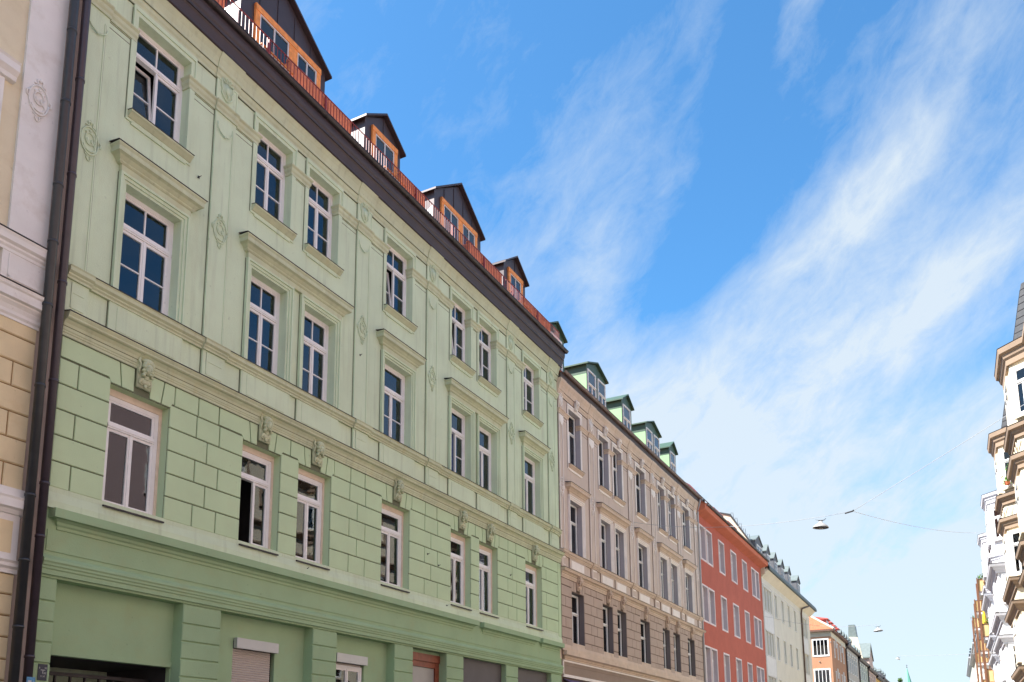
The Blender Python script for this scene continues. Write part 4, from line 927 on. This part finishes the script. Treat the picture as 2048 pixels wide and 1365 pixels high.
# ============================================================ farther houses on the left
def plain_house(name, label, u0, u1, top, wallm, roofm, wins, rows, eavem, dorm=(), x=XF, side=1, skew=0., orn=None, depth=12, pitch=4.6, frame=None, group=None):
    H = House(name, label, x, u0, side, skew, group=group)
    if side < 0: pass
    m = MB(); m.box(u0 + .02, u1 - .02, -depth, 0, 0, top - .3); H.part('wall', m, wallm)
    m = MB(); m.prof(u0, u1, [(0, top - .35), (.3, top - .25), (.45, top - .05), (.45, top + .12), (0, top + .2)]); H.part('eave', m, eavem)
    m = MB(); m.prof(u0, u1, [(.45, top + .12), (-depth / 2, top + pitch), (-depth - .3, top + .1), (-depth, top - .2), (0, top - .2)]); H.part('roof', m, roofm)
    for a, b in wins:
        for c, d in rows:
            m = MB(); m.box(a - .12, b + .12, 0, .06, d, d + .16); m.box(a - .12, b + .12, 0, .07, c - .12, c)
            m.box(a - .12, a, 0, .05, c, d); m.box(b, b + .12, 0, .05, c, d)
            if orn: m.box(a - .25, b + .25, 0, .16, d + .35, d + .5); m.ball(((a + b) / 2, .08, d + .3), (.2, .08, .18), 8, 5)
            sr = H.part('window_surround', m, orn or wallm)
            m = MB(); m.box(a, b, -.02, .015, c, d); m.box((a + b) / 2 - .04, (a + b) / 2 + .04, .015, .03, c, d, 1); m.box(a, b, .015, .03, c + (d - c) * .68, c + (d - c) * .72, 1); H.part('pane', m, [GD, frame or FRAME], parent=sr)
    for q in dorm: dormer(H, q[0], q[1], -.6, top, top + 1.75, top + 2.3, 3, q[2] if len(q) > 2 else DGREY, None, ZINC, over=.08, ov=.08)
    return H
GD = mat('far_window_glass', (.03, .04, .055), .12, .3, .5, spec=.8)
R3 = [(13.4, 15.6), (9.6, 11.8), (5.8, 8.0), (2.0, 4.2)]
H = plain_house('greige_house', 'narrow pale greige house with ornamented windows beyond the apricot one', 131.45, 147.0, 17.1, BGREY, SLATE, [(a, a + 1.1) for a in (132.8, 135.4, 138.0, 140.6, 143.2)], R3, BROWN, [(132.2, 133.8), (135.2, 136.8), (138.2, 139.8), (141, 142.6), (143.6, 145.2)], orn=CREAM_T)
downpipe(H, [(146.8, .5, 17.0), (146.8, .3, 16.4), (146.8, .12, 16.2), (146.8, .12, 0)], .1, BROWN)
H = plain_house('sage_house', 'pale sage-green house beyond the greige one', 147.05, 160.6, 16.6, GPALE, SLATE, [(a, a + 1.1) for a in (148.6, 151.4, 154.2, 157.2)], R3, BROWN, [(148.6, 150), (152, 153.4), (155.4, 156.8)], orn=CREAM_T)
downpipe(H, [(160.4, .5, 16.5), (160.4, .3, 15.9), (160.4, .12, 15.7), (160.4, .12, 0)], .1, BROWN)
H = plain_house('faded_pink_house', 'faded pink house before the yellow one far down the street', 160.65, 175.6, 16.3, PKPAL, SLATE, [(a, a + 1.1) for a in (162.5, 165.5, 168.6, 171.7)], R3, BROWN, [])
m = MB(); m.prof(160.8, 161.3, [(-.4, 16.5), (-1.2, 21.6), (-4.4, 21.9), (-9, 22.4), (-9, 16)]); H.part('gable_wall', m, R_CRM)
m = MB(); m.prof(161.1, 163.4, [(-.9, 17), (-1.6, 23.9), (-2.6, 23.9), (-3.1, 17)]); ch = H.part('chimney', m, ZINC)
m = MB(); m.poly([(166, 16.6), (172.4, 16.6), (172.4, 18.6), (169.2, 21.2), (166, 18.6)], -4, -.1); d_ = H.part('dormer', m, PKPAL)
m = MB(); m.poly([(165.7, 18.4), (169.2, 21.3), (172.7, 18.4), (172.7, 18.6), (169.2, 21.5), (165.7, 18.6)], -5, .1); H.part('dormer_roof', m, ZINC, parent=d_)
H = plain_house('yellow_house', 'egg-yellow house, the last clear facade on the left of the street', 175.7, 190, 15.9, YELF, SLATE, [(a, a + 1.1) for a in (177.5, 181, 184.5)], R3, BROWN, [(178, 179.6), (182, 183.6)])
H = plain_house('far_grey_house', 'grey-blue house far down the street beyond the yellow one', 190.1, 210, 16.6, GPALE, SLATE, [(a, a + 1.1) for a in (193, 198, 203)], R3, BROWN, [(193, 195), (198, 200), (203, 205)])

# ============================================================ hanging lamps and wires
def lampthing(x, y, z, label, tilt=0., sc=1.):
    e = bpy.data.objects.new('hanging_street_lamp', None); COL.objects.link(e); e.location = (x, y, z); e.rotation_euler = (radians(tilt * .3), radians(tilt), 0); e.scale = (sc, sc, sc * .78)
    tag(e, label, 'street lamp', 'lamps hanging over the street')
    m = MB(); m.lathe([(.0, .33), (.06, .325), (.075, .27), (.12, .22), (.20, .155), (.27, .075), (.305, .0), (.30, -.012), (.29, .0), (.255, .06), (.2, .12), (.12, .18), (0, .2)], n=28)
    link('lamp_shade', m.mesh('lamp_shade', LAMP, smooth=True), e)
    m = MB(); m.lathe([(.285, .015), (.22, -.005), (.12, -.02), (0, -.025)], n=24); link('diffuser', m.mesh('diffuser', LAMP_IN, smooth=True), e)
    m = MB(); m.ball((0, .0, -.01), (.09, .09, .05), 12, 8); link('bulb_cover', m.mesh('bulb_cover', MILK, smooth=True), e)
    m = MB(); m.box(-.1, .1, -.015, .015, .36, .385); m.tube([(-.07, 0, .38), (-.03, 0, .33)], .022, 6); m.tube([(.07, 0, .38), (.03, 0, .33)], .022, 6); m.tube([(-.2, 0, .42), (-.08, 0, .385), (.08, 0, .385), (.2, 0, .45)], .008, 5)
    m.tube([(.03, 0, .385), (.09, 0, .35), (.14, 0, .37), (.18, 0, .47)], .008, 5); link('hanger', m.mesh('hanger', DIRTW), e)
def wire(pts, label, r=.0095, sag=.25, n=14):
    m = MB(); P = []
    for a, b in zip(pts, pts[1:]):
        a, b = Vector(a), Vector(b); L_ = (b - a).length
        P += [a.lerp(b, k / n) - Vector((0, 0, sag * 4 * (k / n) * (1 - k / n) * L_ / 20)) for k in range(n + 1)]
    P = [p for i, p in enumerate(P) if i == 0 or (p - P[i - 1]).length > .001]
    m.tube(P, r, 6); tag(link('suspension_wire', m.mesh('suspension_wire', WIRE)), label, 'wire', 'wires across the street')
lampthing(-4.55, 35, 10.34, 'white bell-shaped street lamp hanging nearest, level with the red house', 4)
lampthing(-4.99, 63, 9.76, 'white street lamp hanging over the street, the middle one of three', -3)
lampthing(-6.25, 100, 11.45, 'tilted street lamp hanging farthest away, small against the sky', 24, .8)
NODE = (-3.35, 35.0, 10.84)
wire([(-14.93, 42.8, 13.8), (-4.75, 35.05, 10.78)], 'wire from the beige house to the nearest hanging lamp', sag=.5)
wire([(-4.75, 35.05, 10.78), (-4.3, 35, 10.78), NODE], 'short wire from the nearest lamp to the fork', sag=.02)
wire([NODE, (3.72, 32.85, 13.86)], 'pale wire rising from the fork to the top right edge', r=.011, sag=.06)
wire([NODE, (2.6, 64.0, 15.9)], 'thin wire from the fork to the white bay building', sag=.25)
m = MB(); m.tube([(NODE[0] - .28, 35, 10.79), NODE, (NODE[0] + .05, 34.95, 10.86)], .03, 6); tag(link('wire_clamp', m.mesh('wire_clamp', DIRTW)), 'dark clamp where the lamp wires fork', 'clamp')
wire([(-14.93, 75.6, 13.33), (-14.2, 75.2, 13.1), (-4.99, 63, 10.2)], 'faint wire from the cream house to the middle lamp', sag=.5)
wire([(-6.25, 100, 11.8), (.9, 96, 11.2)], 'faint wire from the farthest lamp to the right-hand side', r=.014, sag=.15)

# ============================================================ right-hand row (its fronts lean slightly into the street)
KX = .015
def right(name, label, y0, **k): return House(name, label, 4.2 - KX * y0, y0, -1, KX, **k)
def bay(H, a, b, c, o, z0, z1, wallm, name='bay'):     # front a..b, canted back by c
    m = MB(); m.plan([(a - c, -.1), (a, o), (b, o), (b + c, -.1)] if c else [(a, -.1), (a, o), (b, o), (b, -.1)], z0, z1); return H.part(name, m, wallm)
def baycor(H, a, b, c, o, z, h, out, cm, flash=True, parent=None):
    path = [(a - c, 0), (a, o), (b, o), (b + c, 0)] if c else [(a, 0), (a, o), (b, o), (b, 0)]
    pr = [(-.05, z - h), (out * .25, z - h), (out * .3, z - h * .72), (out * .5, z - h * .6), (out * .62, z - h * .38), (out * .9, z - h * .3), (out, z - h * .05), (out, z), (-.05, z + .05)]
    m = MB(); m.sweep(path, pr); q = H.part('bay_cornice', m, cm, parent)
    if flash: m = MB(); m.sweep(path, [(-.05, z + .055), (out + .02, z + .004), (out + .02, z + .02), (-.05, z + .075)]); H.part('bay_flashing', m, DIRTW, parent)
def bay_windows(H, a, b, c, o, rows, sur, fw=.8, cur=None):
    for z0, z1 in rows:
        faces = [((a - c / 2), o * .5, 45), ((a + b) / 2, o, 0), ((b + c / 2), o * .5, -45)] if c else [(a, o * .5, 90), ((a + b) / 2, o, 0), (b, o * .5, -90)]
        for u, oo, ang in faces:
            w = fw if ang else min(1.4, (b - a) * .62); r = radians(ang)
            nu, no = -sin(r), cos(r)
            q = .12
            m = MB(); t_ = .11
            m.box(-w / 2 - t_, -w / 2, -.02, q, z0 - z0, z1 - z0 + t_); m.box(w / 2, w / 2 + t_, -.02, q, 0, z1 - z0 + t_); m.box(-w / 2, w / 2, -.02, q, z1 - z0, z1 - z0 + t_); m.box(-w / 2 - .15, w / 2 + .15, -.02, q + .05, -.1, 0)
            m.box(-w / 2, w / 2, -.01, .01, 0, z1 - z0, 1)
            me = local(m, 'window_surround', [sur, ROOM])
            p = H.put('window_surround', me, u, oo, z0, rot=(0, 0, r))
            window(H, u + nu * .11, oo + no * .11, z0, w, z1 - z0, .3, 1, 1, FRAME, th=.9, rot=(0, 0, r), curtain='')
def roofprof(H, u0, u1, base, top, roofm, back=-11):
    m = MB(); m.prof(u0, u1, [(.25, base), (-.35, base + 2.6), (-5.5, top), (back, base), (back, base - .4), (0, base - .4)]); return H.part('mansard_roof', m, roofm)

H = right('cream_bay_house', 'cream house with canted bays and brown cornices at the right edge', 31.2)
BR = [(15.65, 17.55), (10.9, 13.0), (6.3, 8.5), (2.0, 4.6)]
ws = [(a, a + 1.15) for a in (32.6, 35.6, 45.2, 55.4)]
ops = [(a, b, c, d) for a, b in ws for c, d in BR]
H.part('wall', wall_mb(31.2, 58.2, 0, 18.1, ops, d=.2), [R_CRM, ROOM], recalc=False)
for a, b in ws:
    for c, d in BR[:3]:
        window(H, (a + b) / 2, -.2, c, b - a, d - c, .3, 1, 1, FRAME, th=.9)
        m = MB(); m.box(a - .16, a, 0, .08, c, d + .14); m.box(b, b + .16, 0, .08, c, d + .14); m.box(a, b, 0, .08, d, d + .14); m.box(a - .2, b + .2, 0, .14, c - .12, c); m.box(a - .25, b + .25, 0, .25, d + .3, d + .42); H.part('window_surround', m, R_COR)
for z_, h_, o_ in ((18.2, .55, .45), (14.7, .3, .3), (13.45, .3, .25), (9.95, .3, .3), (8.8, .25, .2), (5.7, .3, .25)):
    m = MB(); m.prof(31.2, 58.2, [(0, z_ - h_), (o_ * .4, z_ - h_ * .7), (o_ * .8, z_ - h_ * .4), (o_, z_ - h_ * .3), (o_, z_), (0, z_ + .04)]); H.part('cornice', m, R_COR)
for a, b, zlow in ((40.0, 42.7, 0), (51.0, 53.4, 10.0)):
    bay(H, a, b, .95, .92, zlow, 17.95, R_CRM)
    for z_, h_, o_ in ((18.27, .75, .36), (14.85, .5, .32), (13.6, .55, .32)) + (((10., .5, .32), (8.85, .45, .3), (5.7, .45, .3)) if not zlow else ()): baycor(H, a, b, .95, .92, z_, h_, o_, R_COR)
    bay_windows(H, a, b, .95, .92, ((15.2, 17.2), (10.6, 12.8)) + (((6.2, 8.2),) if not zlow else ()), R_CRM)
    m = MB()       # diamond relief on the parapet between the storeys
    for k in range(4):
        uu = a + .35 + k * (b - a - .7) / 3
        m.tube([(uu - .25, .945, 14.0), (uu, .945, 14.3), (uu + .25, .945, 14.0)], .02, 4); m.tube([(uu - .25, .945, 14.0), (uu, .945, 13.75), (uu + .25, .945, 14.0)], .02, 4)
    for k in range(3):
        t0 = .15 + k * .28; f_ = lambda t, z: (a - .95 + .95 * t - .012, .92 * t + .012, z)
        m.tube([f_(t0, 13.8), f_(t0 + .14, 14.2), f_(t0 + .28, 13.8)], .018, 4)
    H.part('diamond_relief', m, R_CRM)
    m = MB(); n_ = 4; A_ = [(a - .75, -.1), (a + .05, .72), (b - .05, .72), (b + .75, -.1)]; B_ = [(a - .2, -.4), (a + .35, .12), (b - .35, .12), (b + .2, -.4)]
    i = len(m.v); m.v += [(u, o, 18.25) for u, o in A_] + [(u, o, 21.2) for u, o in B_]; m.f += [(0, 1, 2, 3), (4, 5, 6, 7)] + [(k, (k + 1) % 4, 4 + (k + 1) % 4, 4 + k) for k in range(4)]; m.m += [0] * 6
    br = H.part('bay_roof', m, SLATE)
    m = MB(); 
    for k in range(1, 9): zz = 18.25 + k * .33; q = k * .33 / 2.95; m.sweep([tuple(A_[j][t] + (B_[j][t] - A_[j][t]) * q for t in (0, 1)) for j in range(4)], [(0, zz), (.012, zz), (.012, zz + .02), (0, zz + .02)])
    H.part('slate_course', m, GUTTER, parent=br)
    m = MB(); m.box(a - .1, b + .1, .1, .55, 18.25, 18.5); H.part('parapet_step', m, R_COR)
bay(H, 48.2, 54.6, 0, .92, 0, 9.6, R_CRM, 'lower_bay')
for z_ in (10., 8.85, 5.7): baycor(H, 48.2, 54.6, 0, .92, z_, .5, .32, R_COR)
bay_windows(H, 48.2, 54.6, 0, .92, ((6.2, 8.2),), R_CRM, .6)
roofprof(H, 31.2, 58.2, 18.2, 23.5, SLATE)
m = MB(); m.box(31.3, 58.1, -11, -1.4, 0, 18); H.part('rear_walls', m, R_CRM)
def leaves(pts, n, label, cat='plant', lm=LEAF2, sz=.07, group=None):
    m = MB()
    for c, r in pts:
        for _ in range(n):
            p = Vector(c) + Vector([random.gauss(0, r[k] * .5) for k in range(3)]); a = Vector([random.uniform(-1, 1) for _ in range(3)]).normalized(); b = a.cross(Vector([random.uniform(-1, 1) for _ in range(3)])).normalized()
            s_ = sz * random.uniform(.6, 1.3); m.quad([p - a * s_, p + b * s_ * .6, p + a * s_, p - b * s_ * .6])
    e = bpy.data.objects.new('potted_plant', None); COL.objects.link(e); e.location = pts[0][0][0], pts[0][0][1], pts[0][0][2] - pts[0][1][2]; tag(e, label, cat, group)
    l = Vector(e.location); link('foliage', m.mesh('foliage', lm, lambda p: tuple(Vector(p) - l), recalc=False), e)
    m = MB(); m.lathe([(0, -.02), (.1, -.02), (.14, .16), (.12, .16), (0, .12)], n=10); link('pot', m.mesh('pot', TILE), e)
def RX(u, o): return (4.2 - o - KX * u, u)
x, y = RX(50.3, .72); leaves([((x, y, 15.55), (.22, .22, .3)), ((x + .2, y - .1, 15.9), (.2, .2, .4))], 60, 'leafy plant in the top bay window of the farther cream bay')
x, y = RX(54.0, .75); leaves([((x, y, 15.1), (.25, .35, .22))], 90, 'bright green plant on the ledge beside the white house')

H = right('white_bay_house', 'bright white house with grey-white cornices and two stacked bays', 58.3)
ws = [(68.2, 69.3), (78.4 - .9, 78.4)]
H.part('wall', wall_mb(58.25, 78.6, 0, 17.6, [(68.2, 69.3, c, d) for c, d in ((14.8, 16.8), (10.4, 12.4), (6.2, 8.2))], d=.2), [R_WHT, ROOM], recalc=False)
for c, d in ((14.8, 16.8), (10.4, 12.4), (6.2, 8.2)): window(H, 68.75, -.2, c, 1.1, d - c, .3, 1, 1, FRAME)
for a, b, ra, rb in ((62.6, 65.2, 59.6, 67.2), (74.2, 76.9, 70.6, 77.6)):
    bay(H, a, b, 1.1, 1.1, 12.5, 17.7, R_WHT)
    baycor(H, a, b, 1.1, 1.1, 18.05, .6, .28, R_WCR); baycor(H, a, b, 1.1, 1.1, 14.1, .6, .28, R_WCR)
    bay_windows(H, a, b, 1.1, 1.1, ((15.0, 17.0),), R_WHT, .85)
    bay(H, ra, rb, 0, 1.1, 0, 12.5, R_WHT, 'lower_bay')
    for z_, q in ((12.9, .42), (9.9, .35), (8.55, .35), (5.4, .35)): baycor(H, ra, rb, 0, 1.1, z_, .55, q, R_WCR)
    bay_windows(H, ra, rb, 0, 1.1, ((9.95 + .6, 12.2), (6.2, 8.0)), R_WHT, .55)
    m = MB(); m.box(ra - .02, ra + .03, .05, 1.05, 12.95, 13.0); m.prof(ra - .06, ra, [(.05, 12.98), (1.05, 12.98), (.55, 13.6)]); H.part('pediment', m, R_WCR)
    m = MB(); m.plan([(a - .9, -.1), (a, .9), (b, .9), (b + .9, -.1)], 18.06, 18.2); H.part('bay_roof', m, DIRTW)
    m = MB(); m.box(a - .6, b + .4, -.4, .35, 18.1, 18.9); H.part('parapet', m, SLATE)
m = MB(); m.prof(58.25, 78.6, [(0, 17.2), (.2, 17.3), (.4, 17.6), (.45, 17.8), (0, 17.9)]); H.part('cornice', m, R_WCR)
roofprof(H, 58.25, 78.6, 17.8, 22.5, SLATE)
m = MB(); m.box(58.3, 78.5, -11, -1.4, 0, 17.6); H.part('rear_walls', m, R_WHT)
m = MB(); m.box(59.2, 59.58, .5, 1.02, 4.3, 4.9); H.part('blue_sign', m, BLUE)

H = right('balcony_house', 'house with stacks of ochre-panelled balconies beyond the white one', 78.7)
m = MB(); m.box(78.7, 112, -11, 0, 0, 17.6); H.part('wall', m, R_CRM)
roofprof(H, 78.7, 112, 17.6, 22, SLATE)
for u0 in (80.2, 91.5, 103.4):
    for zb in (14.6, 10.9, 7.2, 3.5):
        m = MB(); m.box(u0, u0 + 2.6, 0, 1.5, zb - .22, zb); m.prof(u0 + .2, u0 + 2.4, [(0, zb - .7), (.3, zb - .65), (1.3, zb - .24), (0, zb - .24)]); bl = H.part('balcony', m, R_WCR)
        for a in range(3): m = MB(); m.box(u0 + .01, u0 + .05, .12 + a * .46, .54 + a * .46, zb + .1, zb + 1.05); H.part('balcony_panel', m, BALC, parent=bl)
        for a in range(5): m = MB(); m.box(u0 + .05 + a * .5, u0 + .51 + a * .5, 1.46, 1.5, zb + .1, zb + 1.05); H.part('balcony_panel', m, BALC, parent=bl)
        m = MB(); m.box(u0 - .02, u0 + 2.62, 1.44, 1.53, zb + 1.05, zb + 1.12); m.box(u0 - .02, u0 + .06, 0, 1.5, zb + 1.05, zb + 1.12); m.box(u0 - .02, u0 + .06, 0, 1.5, zb, zb + .07)
        for q in (.1, .57, 1.02, 1.5): m.box(u0 - .03, u0 + .02, q - .03, q + .03, zb, zb + 1.12)
        H.part('balcony_rail', m, RUST, parent=bl)
        m = MB(); m.box(u0 + .3, u0 + 1.3, 0, .03, zb + .1, zb + 2.4); H.part('balcony_door', m, GD, parent=bl)
    m = MB()
    for q in ((u0 - .04, 1.55), (u0 - .04, .85), (u0 + 2.6, 1.55)): m.box(q[0] - .05, q[0] + .05, q[1] - .05, q[1] + .05, 0, 15.8)
    H.part('steel_post', m, RUST)
for u0, zz, n_ in ((80.4, 15.85, 'top of the nearest balcony stack'), (80.6, 12.1, 'second balcony of the nearest stack'), (103.6, 15.8, 'top balcony of the farther stack')):
    x, y = RX(u0, 1.1); leaves([((x, y, zz), (.5, .5, .3))], 70, 'straggly green plant on the ' + n_, lm=LEAF, sz=.1)
x, y = RX(81.6, 1.25)
e = bpy.data.objects.new('closed_parasol', None); COL.objects.link(e); e.location = (x, y, 10.9); tag(e, 'closed yellow parasol standing on a balcony', 'parasol')
m = MB(); m.lathe([(.0, 2.5), (.05, 2.45), (.13, 1.9), (.17, 1.0), (.12, .7), (0, .7)], n=10); link('canopy', m.mesh('canopy', YEL, smooth=True), e)
m = MB(); m.tube([(0, 0, 0), (0, 0, 2.55)], .025, 8); link('pole', m.mesh('pole', ALU), e)

def rhouse(name, label, a, b, top, wm, n, dorm=True):
    H = right(name, label, a)
    m = MB(); m.box(a + .02, b - .02, -11, 0, 0, top - .2); H.part('wall', m, wm)
    m = MB(); m.prof(a, b, [(0, top - .4), (.35, top - .3), (.7, top - .05), (.7, top + .1), (0, top + .2)]); H.part('eave', m, R_WCR)
    m = MB(); m.prof(a, b, [(.7, top + .1), (-.2, top + 1.6), (-5.5, top + 4.5), (-11, top), (0, top - .1)]); H.part('roof', m, SLATE)
    for k in range(n):
        u = a + 1.2 + (b - a - 2.4) * (k + .5) / n
        for z0 in (top - 4.2, top - 7.9, top - 11.6, top - 15.):
            m = MB(); m.box(u - .8, u + .8, 0, .08, z0 - .12, z0 + 2.3); sr = H.part('window_surround', m, CREAM_T); m = MB(); m.box(u - .6, u + .6, .08, .1, z0, z0 + 2.1); H.part('pane', m, GD, parent=sr)
        if dorm:
            m = MB(); m.box(u - .7, u + .7, -3, .1, top + .2, top + 1.9); m.prof(u - .85, u + .85, [(.3, top + 1.9), (.3, top + 2.0), (-3, top + 2.4), (-3, top + 1.9)]); H.part('dormer', m, SLATE)
    return H
rhouse('grey_stone_house', 'weathered grey stone house beyond the balconies, under dark eaves', 112.2, 150, 16.7, GSTONE, 8)
rhouse('far_cream_house', 'distant cream house at the far end of the right-hand row', 150.2, 190, 18.3, R_CRM, 8)
rhouse('farthest_grey_house', 'farthest house of the right-hand row with an uneven dark roof', 190.2, 236, 20.0, GSTONE, 8)
H = right('dusty_pink_house', 'dusty pink house opposite the green one, seen only in its window reflections', -24)
ws = [(a, a + 1.2) for a in (-22, -18.6, -15.2, -11.8, -8.4, -5., -1.6, 1.8, 5.2, 8.6, 12., 15.4, 18.8, 22.2, 27.6)]
rr = [(14.4, 16.5), (10.4, 12.6), (6.4, 8.7), (2, 4.6)]
H.part('wall', wall_mb(-24, 31.15, 0, 18.5, [(a, b, c, d) for a, b in ws for c, d in rr], d=.2), [REFLP, ROOM], recalc=False)
for a, b in ws:
    for c, d in rr:
        window(H, (a + b) / 2, -.2, c, b - a, d - c, .3, 1, 1, FRAME, th=.9)
        m = MB(); m.box(a - .16, a, 0, .06, c, d + .14); m.box(b, b + .16, 0, .06, c, d + .14); m.box(a, b, 0, .06, d, d + .14); m.box(a - .2, b + .2, 0, .12, c - .12, c); H.part('window_surround', m, CREAM_T)
m = MB(); m.prof(-24, 31.15, [(0, 18.1), (.5, 18.5), (.5, 18.7), (0, 18.8)]); H.part('eave', m, R_WCR)
roofprof(H, -24, 31.1, 18.6, 23, TILE)

# ============================================================ trees and the church at the end
def tree(x, y, h, r, label):
    e = bpy.data.objects.new('broadleaf_tree', None); COL.objects.link(e); e.location = (x, y, -.06); tag(e, label, 'tree', 'trees at the end of the street')
    m = MB(); m.tube([(0, 0, 0), (.1, 0, h * .3), (0, .1, h * .55), (.15, 0, h * .8)], [.35, .28, .2, .08], 8)
    for k in range(9):
        a = random.uniform(0, 6.28); z0 = h * random.uniform(.3, .65); m.tube([(0, 0, z0), (cos(a) * r * .45, sin(a) * r * .45, z0 + h * .12), (cos(a) * r * .8, sin(a) * r * .8, z0 + h * .2)], [.13, .08, .03], 5)
    link('trunk', m.mesh('trunk', BARK), e)
    m = MB(); cl = []
    for _ in range(34):
        v = Vector([random.gauss(0, 1) for _ in range(3)]).normalized() * random.uniform(.35, 1.); cl.append((v.x * r * .85, v.y * r * .85, h * .66 + v.z * h * .32, random.uniform(.5, 1.1) * r * .33))
    for cx, cy, cz, rr_ in cl:
        for _ in range(150):
            v = Vector([random.gauss(0, 1) for _ in range(3)]).normalized() * rr_ * random.uniform(.55, 1.1); p = Vector((cx, cy, cz)) + v
            a = Vector([random.uniform(-1, 1) for _ in range(3)]).normalized(); b = a.cross(v).normalized() if v.length else Vector((1, 0, 0)); s_ = random.uniform(.12, .26)
            m.quad([p - a * s_, p + b * s_ * .6, p + a * s_, p - b * s_ * .6])
    link('crown', m.mesh('crown', LEAF, recalc=False), e)
tree(-17.4, 225, 19.3, 3.2, 'leftmost tree at the street end, partly behind the last houses')
tree(-14.6, 228, 20.0, 3.4, 'middle tree, tallest of those at the street end')
tree(-12.2, 232, 18.6, 3.0, 'rightmost tree at the street end, nearest the green spire')
e = bpy.data.objects.new('church_tower', None); COL.objects.link(e); e.location = (-21.8, 400, -.06); tag(e, 'church tower with a slim green copper spire at the end of the street', 'church')
m = MB(); m.lathe([(3.9, 19), (3.6, 19.4), (2.3, 26), (1.35, 31), (.6, 34.6), (.06, 37.2), (0, 37.3)], n=8); link('spire', m.mesh('spire', COPG), e)
m = MB(); m.box(-3.4, 3.4, -3.4, 3.4, 0, 19.2); link('tower', m.mesh('tower', R_CRM), e)
m = MB(); m.tube([(0, 0, 37.2), (0, 0, 38.6)], .07, 6); m.tube([(-.35, 0, 38.1), (.35, 0, 38.1)], .06, 6); m.ball((0, 0, 37.4), .2, 10, 8); link('finial_cross', m.mesh('finial_cross', DIRTW), e)

print('objects', len(bpy.data.objects))
